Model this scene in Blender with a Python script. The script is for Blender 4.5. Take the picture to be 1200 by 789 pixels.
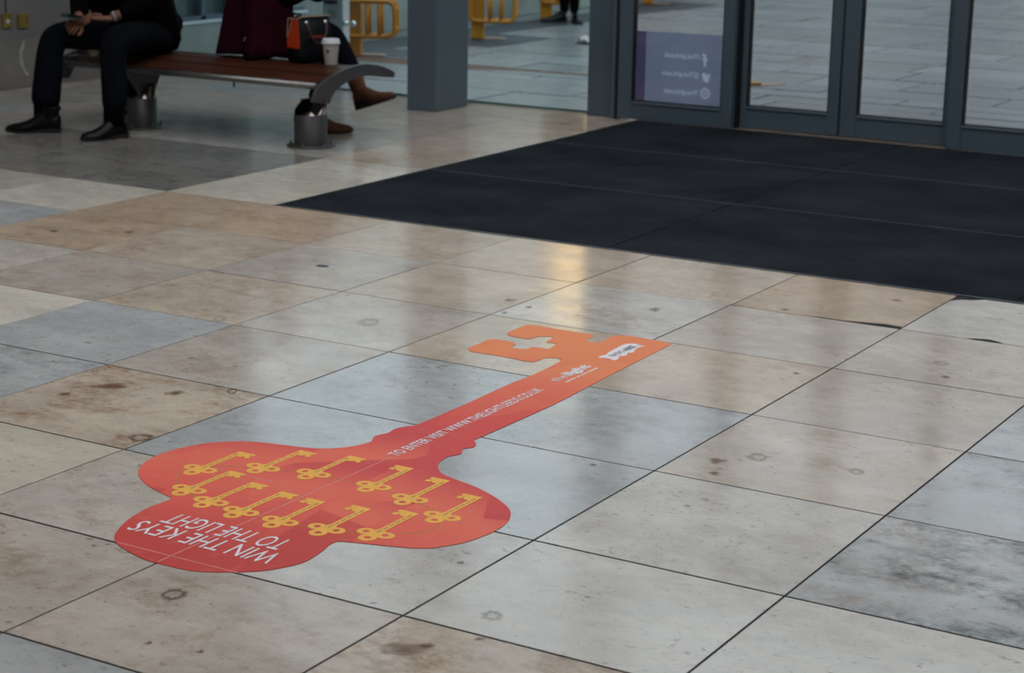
import bpy, bmesh, math, random
from mathutils import Vector, Matrix, noise
from math import pi, sin, cos, radians

for o in list(bpy.data.objects):
    bpy.data.objects.remove(o)
scene = bpy.context.scene
COL = scene.collection

# ------------------------------------------------------------------ camera
cam_d = bpy.data.cameras.new('camera')
cam = bpy.data.objects.new('camera', cam_d)
COL.objects.link(cam)
F_PX = 2248.0
P_, R_, Y_ = radians(14.175), radians(0.944), radians(-30.69)
fwd = Vector((sin(Y_) * cos(P_), cos(Y_) * cos(P_), -sin(P_)))
r0 = Vector((cos(Y_), -sin(Y_), 0))
u0 = r0.cross(fwd)
right = cos(R_) * r0 + sin(R_) * u0
upv = -sin(R_) * r0 + cos(R_) * u0
m = Matrix((right, upv, -fwd)).transposed().to_4x4()
m.translation = Vector((0, 0, 1.4797))
cam.matrix_world = m
cam_d.sensor_fit = 'HORIZONTAL'
cam_d.sensor_width = 36.0
cam_d.lens = F_PX * 36.0 / 1200.0
cam_d.clip_start = 0.05
cam_d.clip_end = 300
cam_d.dof.use_dof = True
cam_d.dof.focus_distance = 4.7
cam_d.dof.aperture_fstop = 6.0
scene.camera = cam

# ------------------------------------------------------------------ sky and exposure
world = bpy.data.worlds.new('overcast_sky')
scene.world = world
world.use_nodes = True
bg = world.node_tree.nodes['Background']
bg.inputs['Color'].default_value = (0.97, 0.975, 1.0, 1)
bg.inputs['Strength'].default_value = 1.0
vs = scene.view_settings
vs.view_transform = 'Standard'
vs.look = 'None'
vs.gamma = 1.0
vs.use_curve_mapping = False
vs.exposure = 0.52

random.seed(7)

# ------------------------------------------------------------------ materials
def principled(name):
    mt = bpy.data.materials.new(name)
    mt.use_nodes = True
    return mt, mt.node_tree, mt.node_tree.nodes['Principled BSDF']


def mat(name, col, rough=0.5, metal=0.0, spec=0.5, var=0.0, vscale=8.0, bump=0.0, bscale=60.0,
        stretch=(1, 1, 1), coat=0.0, sheen=0.0):
    mt, nt, b = principled(name)
    b.inputs['Base Color'].default_value = (*col, 1)
    b.inputs['Roughness'].default_value = rough
    b.inputs['Metallic'].default_value = metal
    b.inputs['Specular IOR Level'].default_value = spec
    b.inputs['Coat Weight'].default_value = coat
    b.inputs['Sheen Weight'].default_value = sheen
    N, L = nt.nodes, nt.links
    tc = N.new('ShaderNodeTexCoord')
    mp = N.new('ShaderNodeMapping')
    mp.inputs['Scale'].default_value = stretch
    L.new(tc.outputs['Object'], mp.inputs['Vector'])
    nz = N.new('ShaderNodeTexNoise')
    nz.inputs['Scale'].default_value = vscale
    nz.inputs['Detail'].default_value = 6
    L.new(mp.outputs[0], nz.inputs['Vector'])
    mr = N.new('ShaderNodeMapRange')
    mr.inputs['From Min'].default_value = 0.3
    mr.inputs['From Max'].default_value = 0.7
    mr.inputs['To Min'].default_value = 1 - max(var, 0.04)
    mr.inputs['To Max'].default_value = 1 + max(var, 0.04)
    L.new(nz.outputs['Fac'], mr.inputs['Value'])
    mx = N.new('ShaderNodeVectorMath')
    mx.operation = 'SCALE'
    mx.inputs[0].default_value = col
    L.new(mr.outputs[0], mx.inputs['Scale'])
    L.new(mx.outputs[0], b.inputs['Base Color'])
    if bump > 0:
        n2 = N.new('ShaderNodeTexNoise')
        n2.inputs['Scale'].default_value = bscale
        n2.inputs['Detail'].default_value = 4
        L.new(mp.outputs[0], n2.inputs['Vector'])
        bp = N.new('ShaderNodeBump')
        bp.inputs['Strength'].default_value = bump
        bp.inputs['Distance'].default_value = 0.01
        L.new(n2.outputs['Fac'], bp.inputs['Height'])
        L.new(bp.outputs[0], b.inputs['Normal'])
    return mt


def glass_mat(name, tint, rough=0.0, refl=1.0):
    mt = bpy.data.materials.new(name)
    mt.use_nodes = True
    nt = mt.node_tree
    N, L = nt.nodes, nt.links
    N.clear()
    out = N.new('ShaderNodeOutputMaterial')
    tr = N.new('ShaderNodeBsdfTransparent')
    tr.inputs['Color'].default_value = (*tint, 1)
    gl = N.new('ShaderNodeBsdfGlossy')
    gl.inputs['Roughness'].default_value = rough
    fr = N.new('ShaderNodeFresnel')
    fr.inputs['IOR'].default_value = 1.45
    mu = N.new('ShaderNodeMath')
    mu.operation = 'MULTIPLY'
    mu.inputs[1].default_value = refl
    L.new(fr.outputs[0], mu.inputs[0])
    ms = N.new('ShaderNodeMixShader')
    L.new(mu.outputs[0], ms.inputs['Fac'])
    L.new(tr.outputs[0], ms.inputs[1])
    L.new(gl.outputs[0], ms.inputs[2])
    L.new(ms.outputs[0], out.inputs['Surface'])
    return mt


def stone_tile_mat(name, rough_lo, rough_hi, bump=0.15, spec=0.5):
    """Polished limestone: colour from the object colour, stains and mottling from the object's own values."""
    mt, nt, b = principled(name)
    N, L = nt.nodes, nt.links
    oi = N.new('ShaderNodeObjectInfo')
    tc = N.new('ShaderNodeTexCoord')
    off = N.new('ShaderNodeVectorMath')
    off.operation = 'SCALE'
    off.inputs[0].default_value = (37.0, 61.0, 23.0)
    L.new(oi.outputs['Random'], off.inputs['Scale'])
    add = N.new('ShaderNodeVectorMath')
    L.new(tc.outputs['Object'], add.inputs[0])
    L.new(off.outputs[0], add.inputs[1])
    mp = N.new('ShaderNodeMapping')
    mp.inputs['Scale'].default_value = (1.0, 1.35, 1.0)
    mp.inputs['Rotation'].default_value = (0, 0, 0.25)
    L.new(add.outputs[0], mp.inputs['Vector'])

    def nz(scale, detail=8, rough=0.6, dist=0.0):
        n = N.new('ShaderNodeTexNoise')
        n.inputs['Scale'].default_value = scale
        n.inputs['Detail'].default_value = detail
        n.inputs['Roughness'].default_value = rough
        n.inputs['Distortion'].default_value = dist
        L.new(mp.outputs[0], n.inputs['Vector'])
        return n.outputs['Fac']

    def rng(src, a, c, lo=0.0, hi=1.0, clamp=True):
        r = N.new('ShaderNodeMapRange')
        r.inputs['From Min'].default_value = a
        r.inputs['From Max'].default_value = c
        r.inputs['To Min'].default_value = lo
        r.inputs['To Max'].default_value = hi
        L.new(src, r.inputs['Value'])
        return r.outputs[0]

    def mul(a, c):
        q = N.new('ShaderNodeMath')
        q.operation = 'MULTIPLY'
        L.new(a, q.inputs[0])
        if isinstance(c, float):
            q.inputs[1].default_value = c
        else:
            L.new(c, q.inputs[1])
        return q.outputs[0]

    def attr(nm):
        a = N.new('ShaderNodeAttribute')
        a.attribute_type = 'OBJECT'
        a.attribute_name = nm
        return a.outputs['Fac']

    def mix(fac, a, bcol):
        q = N.new('ShaderNodeMix')
        q.data_type = 'RGBA'
        L.new(fac, q.inputs['Factor'])
        L.new(a, q.inputs[6])
        q.inputs[7].default_value = (*bcol, 1)
        return q.outputs[2]
    base = N.new('ShaderNodeVectorMath')
    base.operation = 'SCALE'
    L.new(oi.outputs['Color'], base.inputs[0])
    L.new(mul(rng(nz(2.6, 6), 0.3, 0.7, 0.86, 1.12), rng(nz(14.0, 10, 0.7), 0.3, 0.7, 0.90, 1.09)), base.inputs['Scale'])
    col = base.outputs[0]
    st_ = mul(rng(nz(4.2, 5, 0.6, 0.5), 0.44, 0.63), rng(nz(19.0, 10, 0.75, 0.4), 0.39, 0.64))
    col = mix(mul(st_, attr('stain')), col, (0.26, 0.14, 0.062))
    mo_ = mul(rng(nz(3.0, 6, 0.65, 0.4), 0.42, 0.60), rng(nz(15.0, 12, 0.75, 0.3), 0.40, 0.64))
    col = mix(mul(mo_, attr('mottle')), col, (0.070, 0.075, 0.080))
    col = mix(mul(rng(nz(34.0, 5, 0.6), 0.60, 0.70, 0, 0.75), rng(nz(2.0, 3), 0.42, 0.62, 0.15, 1.0)), col, (0.20, 0.14, 0.095))
    col = mix(rng(nz(95.0, 3, 0.5), 0.64, 0.72, 0, 0.45), col, (0.12, 0.10, 0.09))
    L.new(col, b.inputs['Base Color'])
    L.new(rng(nz(7.0, 5), 0.3, 0.7, rough_lo, rough_hi), b.inputs['Roughness'])
    b.inputs['Specular IOR Level'].default_value = spec
    bp = N.new('ShaderNodeBump')
    bp.inputs['Strength'].default_value = bump
    bp.inputs['Distance'].default_value = 0.002
    L.new(nz(30.0, 4), bp.inputs['Height'])
    L.new(bp.outputs[0], b.inputs['Normal'])
    return mt


def sticker_mat():
    """Printed vinyl: angular patches running from crimson through red to orange."""
    mt, nt, b = principled('printed_vinyl')
    N, L = nt.nodes, nt.links
    tc = N.new('ShaderNodeTexCoord')
    sep = N.new('ShaderNodeSeparateXYZ')
    L.new(tc.outputs['Object'], sep.inputs[0])
    vo = N.new('ShaderNodeTexVoronoi')
    vo.voronoi_dimensions = '2D'
    vo.inputs['Scale'].default_value = 3.4
    mp = N.new('ShaderNodeMapping')
    mp.inputs['Scale'].default_value = (1.5, 0.8, 1)
    mp.inputs['Rotation'].default_value = (0, 0, 0.5)
    mp.inputs['Location'].default_value = (0.35, 0.1, 0)
    L.new(tc.outputs['Object'], mp.inputs['Vector'])
    L.new(mp.outputs[0], vo.inputs['Vector'])
    sp2 = N.new('ShaderNodeSeparateColor')
    L.new(vo.outputs['Color'], sp2.inputs[0])
    # gradient along the key (object origin at the head): bottom red, lobes salmon, stem crimson, bit orange
    g = N.new('ShaderNodeValToRGB')
    e = g.color_ramp.elements
    mr = N.new('ShaderNodeMapRange')
    mr.inputs['From Min'].default_value = -0.6
    mr.inputs['From Max'].default_value = 1.85
    L.new(sep.outputs['Y'], mr.inputs['Value'])
    stops = [(0.0, (0.59, 0.050, 0.040)), (0.12, (0.61, 0.056, 0.044)), (0.24, (0.80, 0.115, 0.080)),
             (0.34, (0.84, 0.155, 0.092)), (0.42, (0.66, 0.062, 0.064)), (0.62, (0.72, 0.082, 0.064)),
             (0.74, (0.80, 0.15, 0.082)), (0.84, (0.84, 0.245, 0.098)), (1.0, (0.86, 0.265, 0.098))]
    while len(e) < len(stops):
        e.new(0.5)
    for el, (p, c) in zip(e, stops):
        el.position = p
        el.color = (*c, 1)
    # patches shift the position on the ramp
    sh = N.new('ShaderNodeMath')
    sh.operation = 'MULTIPLY_ADD'
    sh.inputs[1].default_value = 0.16
    L.new(sp2.outputs[0], sh.inputs[0])
    ad = N.new('ShaderNodeMath')
    ad.operation = 'ADD'
    ad.inputs[1].default_value = -0.08
    L.new(mr.outputs[0], ad.inputs[0])
    L.new(ad.outputs[0], sh.inputs[2])
    # the outer lobes are lighter: offset by |x|
    ab = N.new('ShaderNodeMath')
    ab.operation = 'ABSOLUTE'
    L.new(sep.outputs['X'], ab.inputs[0])
    m3 = N.new('ShaderNodeMath')
    m3.operation = 'MULTIPLY_ADD'
    m3.inputs[1].default_value = 0.10
    L.new(ab.outputs[0], m3.inputs[0])
    L.new(sh.outputs[0], m3.inputs[2])
    L.new(m3.outputs[0], g.inputs['Fac'])
    nz = N.new('ShaderNodeTexNoise')
    nz.inputs['Scale'].default_value = 22
    nz.inputs['Detail'].default_value = 8
    L.new(tc.outputs['Object'], nz.inputs['Vector'])
    sc = N.new('ShaderNodeMapRange')
    sc.inputs['From Min'].default_value = 0.58
    sc.inputs['From Max'].default_value = 0.78
    sc.inputs['To Max'].default_value = 0.28
    L.new(nz.outputs['Fac'], sc.inputs['Value'])
    mx = N.new('ShaderNodeMix')
    mx.data_type = 'RGBA'
    L.new(sc.outputs[0], mx.inputs['Factor'])
    L.new(g.outputs['Color'], mx.inputs[6])
    mx.inputs[7].default_value = (0.70, 0.30, 0.26, 1)
    L.new(mx.outputs[2], b.inputs['Base Color'])
    b.inputs['Roughness'].default_value = 0.55
    b.inputs['Specular IOR Level'].default_value = 0.3
    return mt


def mat_rubber():
    mt, nt, b = principled('ribbed_matting')
    N, L = nt.nodes, nt.links
    tc = N.new('ShaderNodeTexCoord')
    n1 = N.new('ShaderNodeTexNoise')
    n1.inputs['Scale'].default_value = 2.2
    n1.inputs['Detail'].default_value = 8
    n1.inputs['Roughness'].default_value = 0.65
    L.new(tc.outputs['Object'], n1.inputs['Vector'])
    cr = N.new('ShaderNodeValToRGB')
    cr.color_ramp.elements[0].position = 0.35
    cr.color_ramp.elements[0].color = (0.0095, 0.012, 0.0165, 1)
    cr.color_ramp.elements[1].position = 0.75
    cr.color_ramp.elements[1].color = (0.029, 0.035, 0.044, 1)
    L.new(n1.outputs['Fac'], cr.inputs['Fac'])
    L.new(cr.outputs[0], b.inputs['Base Color'])
    b.inputs['Roughness'].default_value = 0.9
    b.inputs['Specular IOR Level'].default_value = 0.12
    return mt


M = {}
M['tile'] = stone_tile_mat('limestone_tile', 0.10, 0.21, 0.03, 0.32)
M['paver'] = stone_tile_mat('granite_paver', 0.25, 0.45, 0.06)
M['grout'] = mat('dark_grout', (0.014, 0.016, 0.018), 0.9, var=0.2)
M['earth'] = mat('paving_bed', (0.045, 0.05, 0.052), 0.9, var=0.2)
M['vinyl'] = sticker_mat()
M['yprint'] = mat('yellow_print', (0.92, 0.48, 0.080), 0.55, spec=0.3, var=0.06, vscale=30)
M['yline'] = mat('olive_line_print', (0.46, 0.25, 0.06), 0.55, spec=0.3)
M['bprint'] = mat('small_print', (0.45, 0.26, 0.10), 0.6, spec=0.3)
M['wprint'] = mat('white_print', (0.83, 0.80, 0.84), 0.55, spec=0.3)
M['crease'] = mat('vinyl_crease', (0.72, 0.25, 0.24), 0.5, var=0.15, vscale=20)
M['dprint'] = mat('dark_print', (0.04, 0.07, 0.09), 0.6)
M['mat'] = mat_rubber()
M['matjoint'] = mat('worn_mat_joint', (0.060, 0.070, 0.080), 0.6, 0.3, var=0.5, vscale=5)
M['alu'] = mat('mat_edge_metal', (0.18, 0.21, 0.24), 0.35, 0.8)
M['frame'] = mat('slate_painted_aluminium', (0.074, 0.112, 0.140), 0.42, 0.0, 0.5, var=0.05, vscale=3)
M['framed'] = mat('dark_rubber_gasket', (0.006, 0.007, 0.008), 0.6)
M['steelpaint'] = mat('grey_painted_steel', (0.102, 0.140, 0.172), 0.42, 0.0, 0.5, var=0.05, vscale=3)
M['glass'] = glass_mat('window_glass', (0.84, 0.95, 0.985))
M['dglass'] = glass_mat('door_glass', (0.81, 0.87, 0.91), 0.0, 1.2)
M['glassedge'] = mat('green_glass_edge', (0.02, 0.11, 0.10), 0.2)
def film_mat(name, col):
    mt = bpy.data.materials.new(name)
    mt.use_nodes = True
    N, L = mt.node_tree.nodes, mt.node_tree.links
    b = N['Principled BSDF']
    b.inputs['Base Color'].default_value = (*col, 1)
    b.inputs['Roughness'].default_value = 0.5
    t = N.new('ShaderNodeBsdfTranslucent')
    t.inputs['Color'].default_value = (*col, 1)
    ms = N.new('ShaderNodeMixShader')
    ms.inputs['Fac'].default_value = 0.6
    L.new(b.outputs[0], ms.inputs[1])
    L.new(t.outputs[0], ms.inputs[2])
    L.new(ms.outputs[0], N['Material Output'].inputs['Surface'])
    return mt


M['poster'] = film_mat('lilac_film', (0.34, 0.37, 0.50))
M['posterd'] = film_mat('plum_film', (0.15, 0.12, 0.21))
M['pwhite'] = film_mat('pale_film', (0.80, 0.88, 0.95))
M['wallstone'] = mat('brown_grey_stone', (0.20, 0.185, 0.17), 0.75, var=0.22, vscale=3.0, bump=0.2, bscale=25)
M['wallup'] = mat('grey_render', (0.17, 0.165, 0.165), 0.8, var=0.14, vscale=2.5, bump=0.1)
M['lowwall'] = mat('grey_green_concrete', (0.24, 0.27, 0.25), 0.75, var=0.2, vscale=3, bump=0.15)
M['coping'] = mat('pale_coping', (0.55, 0.62, 0.66), 0.6)
M['brass'] = mat('aged_brass_plate', (0.30, 0.20, 0.045), 0.4, 0.5, var=0.2, vscale=30)
M['scuff'] = mat('white_scuff', (0.42, 0.41, 0.39), 0.8, var=0.2, vscale=40)
M['teal'] = mat('teal_window_glass', (0.045, 0.085, 0.09), 0.12, 0.0, 0.8)
M['plaster'] = mat('white_plaster', (0.62, 0.61, 0.59), 0.85, var=0.05)
M['wood'] = mat('brown_oiled_hardwood', (0.058, 0.018, 0.0085), 0.42, spec=0.25, var=0.45, vscale=9, stretch=(0.35, 5, 5), bump=0.1, bscale=30)
M['steel'] = mat('brushed_steel', (0.24, 0.235, 0.23), 0.36, 0.9, var=0.08, vscale=30, stretch=(1, 1, 0.1))
M['steeld'] = mat('satin_grey_steel', (0.115, 0.115, 0.12), 0.45, 0.6, var=0.08)
M['steelpol'] = mat('polished_steel', (0.36, 0.32, 0.30), 0.18, 1.0)
M['blackin'] = mat('black_hollow', (0.006, 0.006, 0.006), 0.9)
M['yellow'] = mat('yellow_painted_steel', (0.54, 0.205, 0.005), 0.4, 0.0, 0.5, var=0.12, vscale=6)
M['drainstone'] = mat('drain_edge_stone', (0.18, 0.195, 0.20), 0.4, var=0.2, vscale=5)
M['rust'] = mat('rusty_brown_grate', (0.13, 0.062, 0.035), 0.8, var=0.4, vscale=9, bump=0.3)
M['asphalt'] = mat('dark_asphalt_and_shade', (0.020, 0.026, 0.034), 0.5, var=0.25, vscale=6, bump=0.2)
M['pinkplate'] = mat('pinkish_base_plate', (0.42, 0.25, 0.17), 0.5, var=0.2)
M['threshold'] = mat('worn_brown_threshold', (0.24, 0.19, 0.155), 0.4, 0.4, var=0.2)
M['chrome'] = mat('chrome', (0.75, 0.77, 0.78), 0.08, 1.0)
M['post'] = mat('pale_grey_post', (0.55, 0.53, 0.53), 0.6, var=0.1)
M['notice'] = mat('notice_print', (0.12, 0.12, 0.13), 0.7)
M['orange_w'] = mat('amber_plastic', (0.42, 0.20, 0.02), 0.5, var=0.2)
M['skin'] = mat('skin', (0.20, 0.088, 0.055), 0.5, var=0.08, vscale=25)
M['skinl'] = mat('fair_skin', (0.45, 0.26, 0.19), 0.5, var=0.06)
M['hair'] = mat('dark_hair', (0.012, 0.009, 0.008), 0.5, var=0.3, vscale=60)
M['hairb'] = mat('brown_hair', (0.06, 0.03, 0.015), 0.5, var=0.3, vscale=60)
M['trouser'] = mat('navy_black_cloth', (0.0042, 0.0055, 0.0085), 0.9, spec=0.06, var=0.3, vscale=12, bump=0.15, bscale=18)
M['jacket'] = mat('black_cloth', (0.0022, 0.0022, 0.0028), 0.9, spec=0.05, var=0.25, vscale=12, bump=0.15, bscale=18)
M['leather'] = mat('black_shoe_leather', (0.0025, 0.0025, 0.0028), 0.34, spec=0.22, var=0.15)
M['sole'] = mat('dark_shoe_sole', (0.014, 0.010, 0.009), 0.7)
M['sock'] = mat('black_sock', (0.002, 0.002, 0.0025), 0.95, spec=0.03)
M['cuff'] = mat('white_cuff', (0.30, 0.30, 0.32), 0.8)
M['phone'] = mat('black_phone_case', (0.006, 0.009, 0.011), 0.25)
M['screen'] = mat('dark_phone_glass', (0.010, 0.022, 0.026), 0.08)
M['coat'] = mat('burgundy_wool', (0.022, 0.0032, 0.0078), 0.9, spec=0.05, var=0.25, vscale=9, bump=0.2, bscale=14)
M['suede'] = mat('brown_suede', (0.145, 0.066, 0.037), 0.85, spec=0.15, var=0.3, vscale=14, sheen=0.1)
M['suedesole'] = mat('dark_brown_sole', (0.022, 0.012, 0.009), 0.7)
M['bag'] = mat('black_bag_leather', (0.0035, 0.0048, 0.0070), 0.6, spec=0.2, var=0.15, bump=0.1)
M['bagor'] = mat('orange_red_leather', (0.62, 0.055, 0.012), 0.45, var=0.12)
M['bagtrim'] = mat('tan_piping', (0.42, 0.25, 0.17), 0.5)
M['bagred'] = mat('red_leather_trim', (0.22, 0.025, 0.018), 0.5)
M['strap'] = mat('brown_leather_strap', (0.055, 0.018, 0.013), 0.45)
M['cup'] = mat('white_paper_cup', (0.66, 0.64, 0.60), 0.6, var=0.05)
M['cupdecor'] = mat('cup_pale_brown_print', (0.48, 0.36, 0.25), 0.6, var=0.2, vscale=60)
M['lid'] = mat('white_plastic_lid', (0.62, 0.67, 0.72), 0.35)
M['wrap'] = mat('pale_green_wrapper', (0.50, 0.50, 0.30), 0.6, var=0.5, vscale=45)
M['paper'] = mat('white_paper', (0.6, 0.6, 0.6), 0.8)
M['facade'] = mat('far_stone_facade', (0.58, 0.54, 0.49), 0.8, var=0.15, vscale=0.6)
M['fglass'] = mat('far_window_glass', (0.06, 0.07, 0.08), 0.15)


def emit_mat(name, col, strength):
    mt, nt, b = principled(name)
    b.inputs['Base Color'].default_value = (*col, 1)
    b.inputs['Emission Color'].default_value = (*col, 1)
    b.inputs['Emission Strength'].default_value = strength
    return mt


M['lit'] = emit_mat('lit_shop_window', (1.0, 0.54, 0.21), 1.7)


# ------------------------------------------------------------------ mesh helpers
def obj(name, bm, material, parent=None, smooth=False, extra=None):
    me = bpy.data.meshes.new(name)
    if isinstance(bm, bmesh.types.BMesh):
        bmesh.ops.recalc_face_normals(bm, faces=bm.faces[:])
        bm.to_mesh(me)
        bm.free()
    else:
        me = bm
    me.materials.append(M[material] if isinstance(material, str) else material)
    for e in extra or []:
        me.materials.append(M[e])
    if smooth:
        me.polygons.foreach_set('use_smooth', [True] * len(me.polygons))
    o = bpy.data.objects.new(name, me)
    COL.objects.link(o)
    if parent is not None:
        adopt(o, parent)
    return o


def wmat(o):
    return (wmat(o.parent) @ o.matrix_parent_inverse @ o.matrix_basis) if o.parent else o.matrix_basis.copy()


def adopt(o, parent):
    o.parent = parent
    o.matrix_parent_inverse = wmat(parent).inverted()


def thing(name, label, cat, loc=(0, 0, 0), group=None, kind=None):
    o = bpy.data.objects.new(name, None)
    COL.objects.link(o)
    o.location = loc
    o.empty_display_size = 0.1
    return tag(o, label, cat, group, kind)


def tag(o, label=None, cat=None, group=None, kind=None):
    if label:
        o['label'] = label
    if cat:
        o['category'] = cat
    if group:
        o['group'] = group
    if kind:
        o['kind'] = kind
    return o


def box(bm, x0, x1, y0, y1, z0, z1, bevel=0.0, mi=0):
    v = [bm.verts.new((x, y, z)) for z in (z0, z1) for y in (y0, y1) for x in (x0, x1)]
    fs = [bm.faces.new([v[i] for i in q]) for q in
          ((0, 2, 3, 1), (4, 5, 7, 6), (0, 1, 5, 4), (2, 6, 7, 3), (0, 4, 6, 2), (1, 3, 7, 5))]
    for f in fs:
        f.material_index = mi
    if bevel:
        es = list({e for f in fs for e in f.edges})
        bmesh.ops.bevel(bm, geom=es, offset=bevel, segments=2, affect='EDGES', profile=0.5)
    return v


def boxbm(*a, **k):
    bm = bmesh.new()
    box(bm, *a, **k)
    return bm


def prism(bm, pts, mapf, d0, d1, mi=0):
    """Outline pts (2-D) pushed from d0 to d1; mapf(a, b, d) gives the 3-D point."""
    A = [bm.verts.new(mapf(a, b, d0)) for a, b in pts]
    B = [bm.verts.new(mapf(a, b, d1)) for a, b in pts]
    n = len(pts)
    fs = [bm.faces.new(A[::-1]), bm.faces.new(B)]
    for i in range(n):
        fs.append(bm.faces.new((A[i], A[(i + 1) % n], B[(i + 1) % n], B[i])))
    for f in fs:
        f.material_index = mi
    return fs


def tube(bm, path, r, seg=10, closed=False, mi=0):
    path = [Vector(p) for p in path]
    n = len(path)
    rr = r if isinstance(r, (list, tuple)) else [r] * n
    rings = []
    up = None
    for i, p in enumerate(path):
        if closed:
            t = path[(i + 1) % n] - path[i - 1]
        else:
            t = path[min(i + 1, n - 1)] - path[max(i - 1, 0)]
        t.normalize()
        if up is None:
            a = Vector((0, 0, 1)) if abs(t.z) < 0.9 else Vector((1, 0, 0))
            up = (a - t * a.dot(t)).normalized()
        else:
            up = (up - t * up.dot(t)).normalized()
        s = t.cross(up)
        rings.append([bm.verts.new(p + (up * cos(2 * pi * k / seg) + s * sin(2 * pi * k / seg)) * rr[i]) for k in range(seg)])
    fs = []
    for i in range(n if closed else n - 1):
        a, b = rings[i], rings[(i + 1) % n]
        for k in range(seg):
            fs.append(bm.faces.new((a[k], a[(k + 1) % seg], b[(k + 1) % seg], b[k])))
    if not closed:
        fs.append(bm.faces.new(rings[0][::-1]))
        fs.append(bm.faces.new(rings[-1]))
    for f in fs:
        f.material_index = mi


def lathe(bm, prof, c=(0, 0, 0), seg=24, cap=True, mi=0):
    rings = []
    for r, z in prof:
        rings.append([bm.verts.new((c[0] + r * cos(2 * pi * k / seg), c[1] + r * sin(2 * pi * k / seg), c[2] + z)) for k in range(seg)])
    for a, b in zip(rings, rings[1:]):
        for k in range(seg):
            bm.faces.new((a[k], a[(k + 1) % seg], b[(k + 1) % seg], b[k])).material_index = mi
    if cap:
        bm.faces.new(rings[0][::-1]).material_index = mi
        bm.faces.new(rings[-1]).material_index = mi


def loft(bm, rings, cap=True, mi=0):
    R = [[bm.verts.new(p) for p in ring] for ring in rings]
    n = len(R[0])
    for a, b in zip(R, R[1:]):
        for k in range(n):
            bm.faces.new((a[k], a[(k + 1) % n], b[(k + 1) % n], b[k])).material_index = mi
    if cap:
        bm.faces.new(R[0][::-1]).material_index = mi
        bm.faces.new(R[-1]).material_index = mi


def catmull(pts, n=3, closed=True):
    out = []
    L_ = len(pts)
    for i in range(L_ if closed else L_ - 1):
        p0, p1, p2, p3 = (Vector(pts[(i - 1) % L_] if closed or i > 0 else pts[0]), Vector(pts[i]),
                          Vector(pts[(i + 1) % L_]), Vector(pts[(i + 2) % L_] if closed or i + 2 < L_ else pts[-1]))
        for k in range(n):
            t = k / n
            out.append(0.5 * ((2 * p1) + (p2 - p0) * t + (2 * p0 - 5 * p1 + 4 * p2 - p3) * t * t + (3 * p1 - p0 - 3 * p2 + p3) * t ** 3))
    if not closed:
        out.append(Vector(pts[-1]))
    return out


def evaluated(o):
    dg = bpy.context.evaluated_depsgraph_get()
    dg.update()
    me = bpy.data.meshes.new_from_object(o.evaluated_get(dg))
    return me


def skin_mesh(chains, sub=2):
    """One continuous surface grown round joint chains [(points, radii)]; chains sharing a point are joined there."""
    vs_, es, rs = [], [], []

    def idx(p, r):
        for i, q in enumerate(vs_):
            if (Vector(q) - Vector(p)).length < 1e-4:
                return i
        vs_.append(tuple(p))
        rs.append(r if isinstance(r, tuple) else (r, r))
        return len(vs_) - 1
    for pts, rad in chains:
        last = None
        for p, r in zip(pts, rad):
            i = idx(p, r)
            if last is not None and last != i:
                es.append((last, i))
            last = i
    me = bpy.data.meshes.new('skin_tmp')
    me.from_pydata(vs_, es, [])
    o = bpy.data.objects.new('skin_tmp', me)
    COL.objects.link(o)
    md = o.modifiers.new('skin', 'SKIN')
    md.use_smooth_shade = True
    for i, sv in enumerate(me.skin_vertices[0].data):
        sv.radius = rs[i]
        sv.use_root = (i == 0)
    sb = o.modifiers.new('sub', 'SUBSURF')
    sb.levels = sub
    sb.render_levels = sub
    res = evaluated(o)
    bpy.data.objects.remove(o)
    bpy.data.meshes.remove(me)
    res.materials.clear()
    return res


def join_meshes(meshes):
    bm = bmesh.new()
    for me in meshes:
        bm.from_mesh(me)
    return bm


def text_bm(txt, origin, ex, ey, thick=0.0004, bold=0.0, bm=None, mi=0):
    """Lettering filling the box origin + ex (reading direction, full length) + ey (cap height)."""
    cu = bpy.data.curves.new('lettering', 'FONT')
    cu.body = txt
    cu.offset = bold
    cu.resolution_u = 3
    o = bpy.data.objects.new('lettering', cu)
    COL.objects.link(o)
    me = evaluated(o)
    bpy.data.objects.remove(o)
    bpy.data.curves.remove(cu)
    xs = [v.co.x for v in me.vertices]
    x0, x1 = min(xs), max(xs)
    cap = 0.69
    ex, ey, origin = Vector(ex), Vector(ey), Vector(origin)
    nrm = ex.cross(ey).normalized()
    bm = bm or bmesh.new()
    n0 = len(bm.verts)
    nf = len(bm.faces)
    bm.from_mesh(me)
    bm.verts.ensure_lookup_table()
    bm.faces.ensure_lookup_table()
    for v in bm.verts[n0:]:
        a, c = (v.co.x - x0) / (x1 - x0), v.co.y / cap
        v.co = origin + ex * a + ey * c + nrm * thick
    for f in bm.faces[nf:]:
        f.material_index = mi
    bpy.data.meshes.remove(me)
    return bm


def rot_frame(loc, rz):
    return Matrix.Translation(Vector(loc)) @ Matrix.Rotation(rz, 4, 'Z')


def xform(bm, mtx):
    bmesh.ops.transform(bm, matrix=mtx, verts=bm.verts[:])
    return bm


# ================================================================== the setting
def struct(name, bm, material, parent=None, label=None):
    o = obj(name, bm, material, parent)
    if parent is None:
        o['kind'] = 'structure'
        if label:
            o['label'] = label
    return o


WALL_X, GLASS_Y = -8.78, 9.90
ROOM_X1, ROOM_Y0 = 6.0, -5.0
MAT_X0, MAT_X1, MAT_Y0, MAT_Y1 = -5.002, -0.202, 6.426, 9.785
CEIL = 4.3

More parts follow.
